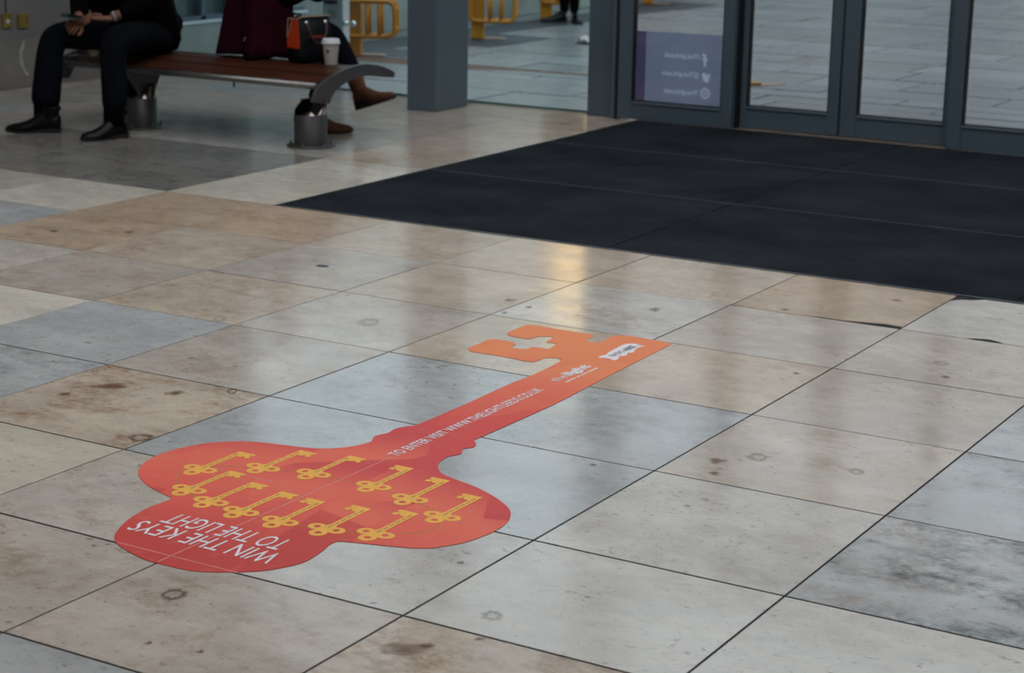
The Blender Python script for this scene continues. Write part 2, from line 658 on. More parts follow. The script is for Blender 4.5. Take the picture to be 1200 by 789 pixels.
# ---- floor slab (seen only in the joints) and its stone tiles
floor = struct('floor', boxbm(WALL_X - 0.3, ROOM_X1, ROOM_Y0, GLASS_Y + 0.05, -0.30, -0.0018), 'grout',
               label='polished limestone tile floor with dark joints')
ULINE = lambda k: -2.002 + 0.6 * k
VL = {-1: 2.4726, 0: 2.965, 1: 3.482, 2: 4.0735, 3: 4.6625, 4: 5.250, 5: 5.836, 6: 6.426}
for k in range(7, 12):
    VL[k] = 6.426 + 0.589 * (k - 6)
VL[12] = GLASS_Y
for k in range(2, 16):
    VL[-k] = 2.4726 - 0.493 * (k - 1)
C_ = dict(W=(0.585, 0.495, 0.40), P=(0.595, 0.568, 0.52), B=(0.55, 0.49, 0.425), G=(0.475, 0.487, 0.485),
          D=(0.30, 0.31, 0.31), C=(0.70, 0.655, 0.565), O=(0.565, 0.44, 0.325), S=(0.565, 0.52, 0.455), Y=(0.60, 0.555, 0.455),
          K=(0.25, 0.245, 0.225), H=(0.48, 0.455, 0.41))  # K, H: bench-zone tiles, stone tone plus some shade and reflection painted in
# colour class, brown staining, dark mottling
T = {(-1, -1): ('B', .55, .12), (0, -1): ('W', .9, .1), (-2, -1): ('B', .6, .1), (-1, -2): ('G', .1, .25), (0, -2): ('P', .3, 0),
     (-1, 0): ('P', .25, .12), (0, 0): ('P', .15, .05), (1, 0): ('P', .2, .12), (-2, 0): ('S', .45, .2), (-3, 0): ('Y', .12, 0),
     (-2, 1): ('G', .08, .35), (-1, 1): ('G', .12, .1), (0, 1): ('P', .2, 0), (1, 1): ('G', .55, .95), (2, 1): ('D', .2, .6),
     (-3, 1): ('W', .9, .05), (-4, 1): ('G', .1, .5), (-3, 2): ('B', .5, .12), (-2, 2): ('G', .2, .3), (-1, 2): ('G', .08, .35),
     (0, 2): ('B', .45, .05), (1, 2): ('G', .1, .8), (2, 2): ('D', .1, .5), (-4, 2): ('G', .05, .12), (-5, 2): ('C', .1, .05), (-4, 3): ('W', .5, 0),
     (-3, 3): ('B', .35, .2), (-2, 3): ('W', .35, .05), (-1, 3): ('W', .4, .05), (0, 3): ('B', .15, 0), (1, 3): ('G', .2, .4),
     (-5, 3): ('B', .55, .12), (-6, 3): ('S', .3, .05), (-5, 4): ('W', .6, .05), (-4, 4): ('B', .15, .22), (-3, 4): ('W', .45, .05),
     (-2, 4): ('P', .55, .05), (-1, 4): ('B', .3, .05), (0, 4): ('B', .35, .05), (1, 4): ('B', .3, .05), (-6, 4): ('O', .7, .15), (-7, 4): ('G', .1, .3),
     (-5, 5): ('O', .6, .1), (-4, 5): ('W', .45, .05), (-3, 5): ('W', .3, .02), (-2, 5): ('W', .3, 0), (-1, 5): ('O', .35, .05),
     (0, 5): ('P', .15, .05), (1, 5): ('P', .2, 0), (-6, 5): ('O', .5, .2), (-7, 5): ('C', .1, .1), (-8, 5): ('S', .2, .05), (-9, 5): ('G', .1, .2), (-8, 4): ('B', .2, .2),
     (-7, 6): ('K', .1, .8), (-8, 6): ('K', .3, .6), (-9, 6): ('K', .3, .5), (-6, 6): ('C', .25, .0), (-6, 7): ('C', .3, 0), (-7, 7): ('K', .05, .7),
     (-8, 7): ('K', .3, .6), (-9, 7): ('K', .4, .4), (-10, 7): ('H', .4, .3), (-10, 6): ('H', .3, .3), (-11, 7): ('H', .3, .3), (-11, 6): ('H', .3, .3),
     (-7, 8): ('H', .4, .3), (-6, 8): ('W', .35, .05), (-6, 9): ('W', .35, .05), (-6, 10): ('W', .4, .05), (-6, 11): ('W', .35, .05),
     (-7, 9): ('B', .3, .15), (-7, 10): ('B', .3, .1), (-7, 11): ('W', .3, .1), (-8, 8): ('H', .1, .3), (-8, 9): ('H', .1, .3), (-8, 10): ('H', .1, .25), (-9, 8): ('H', .1, .2)}
GAP = {0: .0075, 1: .0065, -1: .0075, 2: .0055, 3: .0060, 4: .0055}
tile_mesh = {}


def tile_data(w, d, notches=()):
    key = (round(w, 4), round(d, 4), tuple(notches))
    if key in tile_mesh:
        return tile_mesh[key]
    bm = bmesh.new()
    hw, hd, c = w / 2, d / 2, 0.0006
    if not notches:
        box(bm, -hw, hw, -hd, hd, -0.020, 0.0)
        top = [f for f in bm.faces if all(abs(v.co.z) < 1e-6 for v in f.verts)]
        es = list({e for f in top for e in f.edges})
        bmesh.ops.bevel(bm, geom=es, offset=c, segments=1, affect='EDGES')
    else:
        prism(bm, [p for p in notches], lambda a, b, z: (a, b, z), -0.020, 0.0)
    me = bpy.data.meshes.new('tile')
    bmesh.ops.recalc_face_normals(bm, faces=bm.faces[:])
    bm.to_mesh(me)
    bm.free()
    me.materials.append(M['tile'])
    tile_mesh[key] = me
    return me


rng = random.Random(11)
far_tiles = bmesh.new()
for u in range(-12, 14):
    for v in range(-15, 12):
        x0, x1, y0, y1 = ULINE(u), ULINE(u + 1), VL[v], VL[v + 1]
        x0 = max(x0, WALL_X)
        if x1 <= x0 + 0.05 or x1 > ROOM_X1 or y0 < ROOM_Y0:
            continue
        if x0 > MAT_X0 - 0.01 and x1 < MAT_X1 + 0.61 and y0 > MAT_Y0 - 0.01 and x0 < MAT_X1 - 0.01:
            continue
        g = 0.0058 if u >= -2 else 0.0050
        gx, gy = g / 2, GAP.get(v, .0052) / 2
        w, d = x1 - x0 - 2 * gx, y1 - y0 - 2 * gy
        if x0 > 0.3 or y0 < 0.9:
            box(far_tiles, x0 + gx, x1 - gx, y0 + gy, y1 - gy, -0.02, 0)
            continue
        notch = ()
        hw, hd = w / 2, d / 2
        if (u, v) == (0, 5):     # chipped along the mat and along its near edge
            notch = [(-hw, -hd), (-.078, -hd), (-.055, -hd + .020), (-.01, -hd + .030), (.02, -hd + .018), (.04, -hd), (hw, -hd), (hw, hd - .003), (-.20, hd - .005), (-.232, hd - .040), (-.268, hd - .052), (-hw, hd - .09)]
        elif (u, v) == (-1, 5):  # corner broken off next to the chipped tile
            notch = [(-hw, -hd), (-.03, -hd), (.0, -hd + .006), (.10, -hd + .008), (.17, -hd + .024), (.24, -hd + .040), (hw, -hd + .030), (hw, hd), (-hw, hd)]
        o = bpy.data.objects.new('tile', tile_data(w, d, notch))
        COL.objects.link(o)
        o.location = ((x0 + x1) / 2, (y0 + y1) / 2, rng.uniform(-.0003, .0003))
        adopt_inv = floor
        o.parent = floor
        cls, st, mo = T.get((u, v)) or (rng.choice('WPBSSBP' if u > -7 else 'BHGHSB'), rng.uniform(.1, .6), rng.uniform(0, .25))
        j = rng.uniform(.97, 1.03)
        o.color = (*[q * j for q in C_[cls]], 1)
        o['stain'], o['mottle'] = st, mo
ft = obj('tile', far_tiles, 'tile', floor)
ft['kind'] = 'stuff'
ft.color = (*C_['B'], 1)
ft['stain'], ft['mottle'] = .3, .1

# ---- ribbed entrance matting let into the floor
emat = thing('entrance_mat', 'large black ribbed entrance mat let into the tiles before the doors', 'mat', ((MAT_X0 + MAT_X1) / 2, (MAT_Y0 + MAT_Y1) / 2, 0))
xs = [MAT_X0, -3.402, -1.802, MAT_X1]
ys = [MAT_Y0, 7.612, 8.745, MAT_Y1]
for i in range(3):
    for j in range(3):
        bm = bmesh.new()
        a, b, c, d = xs[i] + .003, xs[i + 1] - .003, ys[j] + .003, ys[j + 1] - .003
        if i == 0:
            a += .010
        if j == 0:
            c += .008
        pitch = 0.024
        n = int((d - c) / pitch)
        p = (d - c) / n
        prof = [(c, -.0015)]
        for k in range(n):
            y = c + k * p
            prof += [(y + .001, .0030), (y + p * .62, .0030), (y + p * .72, -.0008), (y + p * .95, -.0008)]
        prof.append((d, -.0015))
        A = [bm.verts.new((a, y, z)) for y, z in prof]
        B = [bm.verts.new((b, y, z)) for y, z in prof]
        for k in range(len(prof) - 1):
            bm.faces.new((A[k], B[k], B[k + 1], A[k + 1]))
        obj('mat_panel', bm, 'mat', emat)
obj('edge_strip', boxbm(MAT_X0, MAT_X0 + .009, MAT_Y0, MAT_Y1, -.010, .0032), 'alu', emat)
obj('edge_strip', boxbm(MAT_X0, MAT_X1, MAT_Y0, MAT_Y0 + .007, -.010, .0032), 'alu', emat)

for y in (7.612, 8.745):
    obj('joint_strip', boxbm(MAT_X0 + .012, MAT_X1, y - .003, y + .003, -.0015, .0034), 'matjoint', emat)

# ---- left wall: stone plinth below, render above, brass plates
wall_left = struct('wall_left', boxbm(WALL_X - 0.30, WALL_X - 0.012, ROOM_Y0, GLASS_Y, 0.0, CEIL), 'wallup', label='grey rendered wall above a stone plinth')
py = [-4.9 + 1.11 * k for k in range(11)] + [7.4, 8.45, 9.12, GLASS_Y]
for a, b in zip(py, py[1:]):
    bm = boxbm(WALL_X - 0.012, WALL_X, a + .002, b - .002, 0.0, 0.303, bevel=.002)
    obj('plinth_slab', bm, 'wallstone', wall_left)
bm = bmesh.new()
sc = [(8.775, .289), (8.765, .262), (8.745, .225), (8.742, .18), (8.755, .135), (8.775, .10), (8.80, .075)]
for k, ((y, z), (y2, z2)) in enumerate(zip(sc, sc[1:])):
    w = .008 + .004 * (k % 2)
    prism(bm, [(y - w, z), (y + w, z), (y2 + w, z2), (y2 - w, z2)], lambda a, b, d: (d, a, b), WALL_X, WALL_X + .0008)
obj('scuff_mark', bm, 'scuff', wall_left)
for k, (y0, y1, z0, z1) in enumerate(((8.602, 8.682, .380, .468), (8.735, 8.822, .371, .458))):
    s = thing('wall_plate', ['square brass socket plate with a white centre on the grey wall', 'plain square brass blanking plate beside the socket plate'][k], 'wall plate', (WALL_X - .012, (y0 + y1) / 2, (z0 + z1) / 2))
    obj('plate', boxbm(WALL_X - .012, WALL_X + .004, y0, y1, z0, z1, bevel=.002), 'brass', s)
    if k == 0:
        bm = bmesh.new()
        prism(bm, [(8.642 + .016 * cos(t * pi / 8), .420 + .013 * sin(t * pi / 8)) for t in range(16)], lambda a, b, d: (d, a, b), WALL_X + .004, WALL_X + .007)
        obj('socket_centre', bm, 'paper', s)
        bm = bmesh.new()
        tube(bm, [(WALL_X - .008, 8.644, .468), (WALL_X - .008, 8.644, .52), (WALL_X - .008, 8.648, .56)], .004, 6)
        obj('cable', bm, 'framed', s)
    else:
        for yy in (8.752, 8.806):
            bm = bmesh.new()
            tube(bm, [(WALL_X + .003, yy, .4145), (WALL_X + .006, yy, .4145)], .004, 8)
            obj('screw', bm, 'steel', s)

# ---- remaining shell: ceiling ring round the glazed roof opening, right and back walls
bm = bmesh.new()
OX0, OX1, OY0, OY1 = -6.8, 1.2, 1.4, 9.0
box(bm, WALL_X - .3, OX0, ROOM_Y0, GLASS_Y + .3, CEIL, CEIL + .4)
box(bm, OX1, ROOM_X1 + .3, ROOM_Y0, GLASS_Y + .3, CEIL, CEIL + .4)
box(bm, OX0, OX1, ROOM_Y0, OY0, CEIL, CEIL + .4)
box(bm, OX0, OX1, OY1, GLASS_Y + .3, CEIL, CEIL + .4)
struct('ceiling', bm, 'plaster', label='white ceiling around an open roof light')
struct('wall_right', boxbm(ROOM_X1, ROOM_X1 + .3, ROOM_Y0, GLASS_Y, 0, CEIL), 'plaster')
struct('wall_back', boxbm(WALL_X - .3, ROOM_X1 + .3, ROOM_Y0 - .3, ROOM_Y0, 0, CEIL), 'plaster')

# ---- glazed front: door leaves, jamb, fixed pane, column
DOOR_TOP = 2.30


def leaf(name, x0, x1, gx0, gx1, gz0, y, label):
    d = bpy.data.objects.new(name, None)
    COL.objects.link(d)
    d.location = ((x0 + x1) / 2, y, 0)
    tag(d, label, None, None, 'structure')
    t = .048
    obj('stile', boxbm(x0, gx0, y, y + t, .008, DOOR_TOP, bevel=.004), 'frame', d)
    obj('stile', boxbm(gx1, x1, y, y + t, .008, DOOR_TOP, bevel=.004), 'frame', d)
    obj('bottom_rail', boxbm(gx0, gx1, y + .002, y + t - .002, .008, gz0, bevel=.003), 'frame', d)
    obj('glazing_bead', boxbm(gx0, gx1, y - .004, y + .012, gz0 - .016, gz0 - .002, bevel=.003), 'frame', d)
    obj('top_rail', boxbm(gx0, gx1, y + .002, y + t - .002, DOOR_TOP - .09, DOOR_TOP, bevel=.003), 'frame', d)
    bm = bmesh.new()
    box(bm, gx0, gx0 + .008, y + .006, y + t - .006, gz0, DOOR_TOP - .09)
    box(bm, gx1 - .006, gx1, y + .006, y + t - .006, gz0, DOOR_TOP - .09)
    box(bm, gx0, gx1, y + .006, y + t - .006, gz0, gz0 + .006)
    obj('gasket', bm, 'framed', d)
    obj('glass_pane', boxbm(gx0 + .004, gx1 - .003, y + .020, y + .030, gz0 + .003, DOOR_TOP - .093), 'dglass', d)
    return d


leaf('door_1', -5.112, -4.398, -5.026, -4.465, .113, 9.752, 'grey framed glass door leaf carrying a lilac film beside the jamb')
leaf('door_2', -4.392, -3.806, -4.352, -3.868, .128, 9.842, 'grey framed sliding glass door leaf next to the leaf with the lilac film')
leaf('door_3', -3.796, -3.178, -3.704, -3.218, .128, 9.842, 'grey framed sliding glass door leaf meeting its twin at a black seal')
leaf('door_4', -3.172, -2.45, -3.093, -2.54, .136, 9.760, 'grey framed glass door leaf past the two sliding leaves')
leaf('door_5', -2.44, -1.75, -2.36, -1.83, .136, 9.760, 'grey framed glass door leaf furthest from the lilac film')
bm = bmesh.new()
box(bm, -5.135, -5.112, 9.765, 9.80, 0, DOOR_TOP)
box(bm, -4.40, -4.384, 9.80, 9.842, 0, DOOR_TOP)
box(bm, -3.806, -3.796, 9.850, 9.885, .01, DOOR_TOP)
box(bm, -3.186, -3.170, 9.808, 9.842, 0, DOOR_TOP)
seal = struct('trim_1', bm, 'framed', label='black rubber seals between the door leaves')
struct('trim_2', boxbm(-4.398, -3.172, 9.786, 9.90, -.001, .006, bevel=.002), 'threshold', label='brown metal door threshold strip')
struct('trim_3', boxbm(-5.345, -1.70, 9.755, 9.93, DOOR_TOP, DOOR_TOP + .45, bevel=.005), 'frame', label='grey door head')
bm = bmesh.new()
box(bm, -5.335, -5.160, 9.800, 9.95, 0, CEIL, bevel=.004)
box(bm, -5.160, -5.135, 9.755, 9.93, 0, CEIL, bevel=.004)
struct('trim_4', bm, 'frame', label='grey door jamb post')
struct('trim_5', boxbm(-1.75, -1.55, 9.76, 9.95, 0, CEIL, bevel=.004), 'frame', label='grey door jamb post at far end')


def pane(name, x0, x1, z0, z1, label):
    d = bpy.data.objects.new(name, None)
    COL.objects.link(d)
    d.location = ((x0 + x1) / 2, GLASS_Y, z0)
    tag(d, label, None, None, 'structure')
    obj('glass_pane', boxbm(x0, x1, GLASS_Y, GLASS_Y + .012, z0 + .010, z1), 'glass', d)
    obj('glass_edge', boxbm(x0, x1, GLASS_Y - .004, GLASS_Y + .016, z0, z0 + .010), 'glassedge', d)


pane('window_1', -8.78, -5.335, 0, CEIL, 'clear floor to ceiling glass behind the bench and column')
pane('window_2', -5.135, -1.75, DOOR_TOP + .45, CEIL, 'clear glass over the doors')
pane('window_3', -1.55, ROOM_X1, 0, CEIL, 'clear glass past the doors')
col = struct('column', boxbm(-6.303, -6.102, 9.366, 9.716, 0, CEIL, bevel=.004), 'steelpaint')
tag(col, 'square grey painted steel column standing before the glass', 'column')

# ---- film with writing on the first door (reads from outside)
pst = thing('window_poster', 'lilac film with mirrored white writing on the glass door', 'poster', (-4.74, 9.785, .118))
yz = 9.7840
letters = []          # flat outlines in (x, z)


def outlines(me_bm):
    """Boundary loops of a flat mesh, as vertex coordinate pairs."""
    return [(e.verts[0].co.copy(), e.verts[1].co.copy()) for e in me_bm.edges if len(e.link_faces) == 1]


cut_edges = []
for txt, xa, xb, z in (('/TheLightLeeds', -4.618, -4.836, .374), ('@TheLightLeeds', -4.619, -4.848, .272), ('TheLightLeeds', -4.620, -4.833, .172)):
    bm = text_bm(txt, (xa, yz, z), (xb - xa, 0, 0), (0, 0, .026), 0.0, .008)
    cut_edges += outlines(bm)
    obj('lettering', bm, 'pwhite', pst)


def flat_mark(loops):
    bm_ = bmesh.new()
    es = []
    for lp in loops:
        vv = [bm_.verts.new((a_, yz, b_)) for a_, b_ in lp]
        es += [bm_.edges.new((vv[i], vv[(i + 1) % len(vv)])) for i in range(len(vv))]
    bmesh.ops.triangle_fill(bm_, use_beauty=True, use_dissolve=False, edges=es, normal=(0, -1, 0))
    cut_edges.extend(outlines(bm_))
    return obj('social_mark', bm_, 'pwhite', pst)


fx, fz = -4.578, .335
F = [(0, 0), (.014, 0), (.014, .034), (.024, .034), (.024, .045), (.014, .045), (.014, .053), (.018, .059), (.026, .059), (.026, .071), (.012, .071), (.002, .064), (0, .055), (0, .045), (-.008, .045), (-.008, .034), (0, .034)]
flat_mark([[(fx - a, fz + b) for a, b in F]])
bx, bz = -4.604, .250
B_ = [(.000, .010), (.012, .008), (.006, .000), (.022, -.002), (.036, .004), (.046, .018), (.050, .034), (.058, .044), (.048, .043), (.044, .050), (.034, .052), (.026, .046), (.025, .038), (.012, .042), (.002, .052), (.000, .040), (.006, .033), (.001, .032), (.004, .022), (.010, .019)]
flat_mark([[(bx + .054 - a, bz + b) for a, b in B_]])
circ = lambda r: [(-4.577 + r * cos(2 * pi * k / 28), .186 + r * sin(2 * pi * k / 28)) for k in range(28)]
flat_mark([circ(.030), circ(.021)])
flat_mark([circ(.012), circ(.006)])
# the film itself, with the lettering left out of it
bm = bmesh.new()
vmap = {}


def vget(co):
    k_ = (round(co.x, 5), round(co.z, 5))
    if k_ not in vmap:
        vmap[k_] = bm.verts.new((co.x, yz, co.z))
    return vmap[k_]


es = []
fr_ = [Vector((x, yz, z)) for x, z in ((-4.955, .118), (-4.468, .118), (-4.468, .514), (-4.955, .510))]
for a, b in cut_edges + [(fr_[i], fr_[(i + 1) % 4]) for i in range(4)]:
    va, vb = vget(a), vget(b)
    if va is not vb and not bm.edges.get((va, vb)):
        es.append(bm.edges.new((va, vb)))
bmesh.ops.triangle_fill(bm, use_beauty=True, use_dissolve=False, edges=es, normal=(0, -1, 0))
obj('film', bm, 'poster', pst)
bm = bmesh.new()
bm.faces.new([bm.verts.new((x, yz, z)) for x, z in ((-5.016, .118), (-4.955, .118), (-4.955, .510), (-5.016, .509))])
obj('film_edge', bm, 'posterd', pst)

# ---- outside: paving, drain, painted shadow strip, low wall with windows, building opposite
ground = struct('ground_outside', boxbm(-40, 40, GLASS_Y + .05, 60, -.30, -.004), 'earth', label='grey granite paving outside the glass')
rows = [9.955, 10.52, 11.11, 11.40, 11.69, 12.12] + [12.12 + .573 * k for k in range(1, 34)]
rng = random.Random(5)
far_p = bmesh.new()
pav = {}
for j, (a, b) in enumerate(zip(rows, rows[1:])):
    off = rng.uniform(0, .8)
    x = -9.2 - off if j != 3 else -5.2
    while x < 3:
        w = rng.choice((.70, .85, 1.0)) if j > 4 else 1.15
        x2 = x + w
        g = .014
        xx = max(x, -9.2)
        if x2 - xx > .05:
            if b < 20.2 and xx > -9.3 and x2 < -1.9 + (b - 10) * .05:
                key = (round(x2 - xx, 3), round(b - a, 3))
                if key not in pav:
                    bm = boxbm(-key[0] / 2 + g / 2, key[0] / 2 - g / 2, -key[1] / 2 + g / 2, key[1] / 2 - g / 2, -.03, 0)
                    me = bpy.data.meshes.new('paver')
                    bmesh.ops.recalc_face_normals(bm, faces=bm.faces[:])
                    bm.to_mesh(me)
                    bm.free()
                    me.materials.append(M['paver'])
                    pav[key] = me
                o = bpy.data.objects.new('paver', pav[key])
                COL.objects.link(o)
                o.location = ((xx + x2) / 2, (a + b) / 2, rng.uniform(-.0015, .0015))
                o.parent = ground
                s = rng.uniform(.80, 1.15)
                o.color = (.19 * s, .204 * s, .208 * s, 1)
                o['stain'], o['mottle'] = rng.uniform(0, .15), rng.uniform(.05, .35)
            else:
                box(far_p, xx + g / 2, x2 - g / 2, a + g / 2, b - g / 2, -.03, 0)
        x = x2
fp = obj('paver', far_p, 'paver', ground)
fp['kind'] = 'stuff'
fp.color = (.19, .204, .208, 1)
fp['stain'], fp['mottle'] = .1, .2
dr = thing('drain_channel', 'rusty brown slot drain crossing the paving outside', 'drain', (-7.4, 11.62, 0))
bm = bmesh.new()
prism(bm, [(-9.2, 11.41), (-7.15, 11.42), (-6.85, 11.56), (-6.0, 11.60), (-5.35, 11.65), (-5.35, 11.684), (-9.2, 11.684)], lambda a, b, d: (a, b, d), -.02, .0005)
obj('grate', bm, 'rust', dr)
bm = boxbm(-9.2, -5.21, 11.405, 11.6845, -.03, -.0005)
obj('channel', bm, 'drainstone', dr)
dk = struct('trim_7', boxbm(-8.86, -8.42, 11.75, 17.2, -.03, .0035), 'asphalt', label='dark strip of painted shadow along the outside wall')  # shadow at the wall foot, put in as a dark strip of ground
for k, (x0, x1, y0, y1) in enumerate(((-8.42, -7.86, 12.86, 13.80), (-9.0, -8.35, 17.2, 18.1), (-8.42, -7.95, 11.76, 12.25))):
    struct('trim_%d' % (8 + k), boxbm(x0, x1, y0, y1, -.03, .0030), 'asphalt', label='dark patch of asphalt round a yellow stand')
lw = struct('wall_outside', boxbm(-9.0, WALL_X, GLASS_Y + .02, 11.70, 0, .286), 'lowwall', label='low concrete wall with pale coping under a row of windows')
obj('coping', boxbm(-9.0, WALL_X + .012, GLASS_Y + .02, 11.70, .286, .306, bevel=.003), 'coping', lw)
for k in range(4):
    y0, y1 = 9.92 + k * .305, 9.92 + (k + 1) * .305
    f = obj('window_frame', boxbm(-8.93, -8.80, y0 - .022, y0 + .022, .306, CEIL), 'frame', lw)
    g = obj('window_glass', boxbm(-8.90, -8.87, y0 + .022, y1 - .022, .33, CEIL), 'teal', lw)
obj('sill_frame', boxbm(-8.93, -8.80, 9.92, 11.70, .306, .335), 'frame', lw)
struct('wall_beyond', boxbm(-9.6, -9.22, 11.70, 32, 0, 1.0), 'lowwall', label='grey concrete wall behind the yellow stands')
fac = struct('wall_opposite', boxbm(-45, 30, 34, 35, 0, 9), 'facade')
for r in range(2):
    for c in range(18):
        x = -41 + c * 3.6
        obj('window_pane', boxbm(x, x + 2.0, 33.9, 34.05, 1.2 + r * 3.1, 3.3 + r * 3.1), 'fglass', fac)
for x in (-19.05,):
    obj('lit_window', boxbm(x, x + .75, 33.7, 34.05, 3.0, 8.6), 'lit', fac)


# ================================================================== the floor sticker
OUT=[(-2.703,4.350),(-2.702,4.203),(-2.704,4.067),(-2.716,4.047),(-2.726,4.024),(-2.731,3.999),(-2.726,3.973),(-2.726,3.960),(-2.735,3.942),(-2.737,3.919),(-2.728,3.899),(-2.719,3.878),(-2.722,3.857),(-2.728,3.836),(-2.741,3.809),(-2.772,3.773),(-2.812,3.750),(-2.864,3.735),(-2.926,3.723),(-2.980,3.704),(-3.021,3.677),(-3.061,3.630),(-3.085,3.574),(-3.094,3.535),(-3.096,3.485),(-3.081,3.418),(-3.044,3.357),(-2.987,3.311),(-2.935,3.285),(-2.886,3.268),(-2.856,3.258),(-2.848,3.250),(-2.849,3.226),(-2.851,3.166),(-2.834,3.085),(-2.800,3.010),(-2.771,2.973),(-2.745,2.955),(-2.711,2.940),(-2.644,2.920),(-2.601,2.916),(-2.546,2.917),(-2.501,2.924),(-2.458,2.944),(-2.426,2.967),(-2.387,3.001),(-2.362,3.039),(-2.346,3.078),(-2.343,3.119),(-2.352,3.177),(-2.360,3.209),(-2.357,3.235),(-2.329,3.247),(-2.268,3.266),(-2.208,3.286),(-2.169,3.307),(-2.146,3.337),(-2.121,3.380),(-2.108,3.437),(-2.103,3.491),(-2.108,3.539),(-2.125,3.587),(-2.154,3.629),(-2.197,3.663),(-2.247,3.694),(-2.304,3.720),(-2.356,3.736),(-2.417,3.756),(-2.450,3.784),(-2.474,3.821),(-2.483,3.850),(-2.485,3.886),(-2.473,3.912),(-2.474,3.930),(-2.487,3.952),(-2.487,3.964),(-2.475,3.985),(-2.483,4.012),(-2.504,4.036),(-2.505,4.069),(-2.503,4.181),(-2.499,4.447),(-2.509,4.688),(-2.519,4.946),(-2.528,5.216),(-2.538,5.233),(-2.556,5.243),(-2.604,5.248),(-2.672,5.251),(-2.704,5.244),(-2.724,5.228),(-2.728,5.194),(-2.722,5.144),(-2.730,5.120),(-2.749,5.110),(-2.769,5.126),(-2.775,5.154),(-2.778,5.182),(-2.791,5.197),(-2.823,5.198),(-2.860,5.200),(-2.917,5.200),(-2.983,5.203),(-3.021,5.196),(-3.027,5.178),(-3.028,5.136),(-3.025,5.074),(-3.016,5.053),(-2.994,5.038),(-2.956,5.036),(-2.928,5.039),(-2.922,5.056),(-2.920,5.081),(-2.902,5.093),(-2.881,5.102),(-2.870,5.086),(-2.868,5.044),(-2.855,5.032),(-2.831,5.037),(-2.822,5.018),(-2.816,4.973),(-2.823,4.957),(-2.854,4.961),(-2.869,4.951),(-2.870,4.925),(-2.887,4.913),(-2.914,4.915),(-2.925,4.929),(-2.927,4.952),(-2.937,4.967),(-2.964,4.974),(-2.999,4.976),(-3.023,4.969),(-3.028,4.949),(-3.025,4.890),(-3.025,4.838),(-3.016,4.820),(-2.995,4.804),(-2.951,4.805),(-2.891,4.806),(-2.837,4.803),(-2.795,4.799),(-2.776,4.807),(-2.770,4.824),(-2.772,4.854),(-2.763,4.873),(-2.737,4.882),(-2.720,4.874),(-2.713,4.860),(-2.707,4.796),(-2.702,4.667),(-2.708,4.560)]
SX, SY = -2.60, 3.42
ZT = .0016
pts = [(p.x - SX, p.y - SY) for p in catmull(OUT, 3)]
bm = bmesh.new()
prism(bm, pts, lambda a, b, d: (a, b, d), .0004, ZT)
st = obj('floor_sticker', bm, 'vinyl')
st.location = (SX, SY, 0)
tag(st, 'large red and orange key shaped vinyl sticker laid on the floor tiles', 'sticker')
zl = ZT + .0002


def strip(bm, a, b, w, z0, z1, mi=0):
    a, b = Vector((a[0], a[1])), Vector((b[0], b[1]))
    d = (b - a).normalized()
    n = Vector((-d.y, d.x)) * w / 2
    prism(bm, [a - n, b - n, b + n, a + n], lambda p, q, z: (p, q, z), z0, z1, mi)


# creases where the tile joints press through
for a, b, w in (((-2.603, 2.925), (-2.603, 3.80), .0035), ((-2.603, 4.56), (-2.601, 4.98), .0028), ((-2.603, 5.17), (-2.601, 5.243), .003),
                ((-2.755, 2.965), (-2.42, 2.965), .0035), ((-3.06, 3.482), (-2.72, 3.482), .003), ((-2.30, 3.482), (-2.12, 3.482), .002)):
    bm = bmesh.new()
    strip(bm, a, b, w, ZT, zl)
    obj('crease', bm, 'crease', st)
# ring that carries the small keys
bm = bmesh.new()
ell = [(-2.592 + .368 * cos(2 * pi * k / 96), 3.424 + .163 * sin(2 * pi * k / 96)) for k in range(96)]
inn = [(-2.592 + .3645 * cos(2 * pi * k / 96), 3.424 + .1595 * sin(2 * pi * k / 96)) for k in range(96)]
for k in range(96):
    prism(bm, [ell[k], ell[(k + 1) % 96], inn[(k + 1) % 96], inn[k]], lambda a, b, d: (a, b, d), ZT, zl)
obj('key_ring', bm, 'yline', st)


def key_icon_mesh(side):
    bm = bmesh.new()
    h = .0003

    def ring(cx, cy, rx, ry, hx, hy, z):
        n = 20
        for k in range(n):
            a, b = 2 * pi * k / n, 2 * pi * (k + 1) / n
            prism(bm, [(cx + rx * cos(a), cy + ry * sin(a)), (cx + rx * cos(b), cy + ry * sin(b)), (cx + hx * cos(b), cy + hy * sin(b)), (cx + hx * cos(a), cy + hy * sin(a))],
                  lambda p, q, d: (p, q, d), z, z + h)
    ring(-.026, .006, .022, .020, .008, .0085, 0)
    ring(.026, .006, .022, .020, .008, .0085, .00004)
    ring(0, -.026, .021, .022, .009, .008, .00008)
    prism(bm, [(-.014, -.010), (.014, -.010), (.016, .018), (.0085, .034), (-.0085, .034), (-.016, .018)], lambda p, q, d: (p, q, d), .00012, .00012 + h)
    prism(bm, [(-.0085, .030), (.0085, .030), (.0085, .168), (-.0085, .168)], lambda p, q, d: (p, q, d), .00016, .00016 + h)
    s = side
    bit = [(.006, .132), (.024, .132), (.024, .141), (.030, .141), (.030, .132), (.044, .132), (.044, .147), (.036, .149), (.036, .153), (.044, .155), (.044, .168), (.006, .168)]
    prism(bm, [(s * a, b) for a, b in (bit if s > 0 else bit[::-1])], lambda p, q, d: (p, q, d), .0002, .0002 + h)
    for k in range(6):
        y = .012 + k * .024
        prism(bm, [(-.0022, y), (.0022, y), (.0022, y + .019), (-.0022, y + .019)], lambda p, q, d: (p, q, d), .0002 + h, .0002 + h + .0001, 1)
    me = bpy.data.meshes.new('key_icon')
    bmesh.ops.recalc_face_normals(bm, faces=bm.faces[:])
    bm.to_mesh(me)
    bm.free()
    me.materials.append(M['yprint'])
    me.materials.append(M['bprint'])
    return me


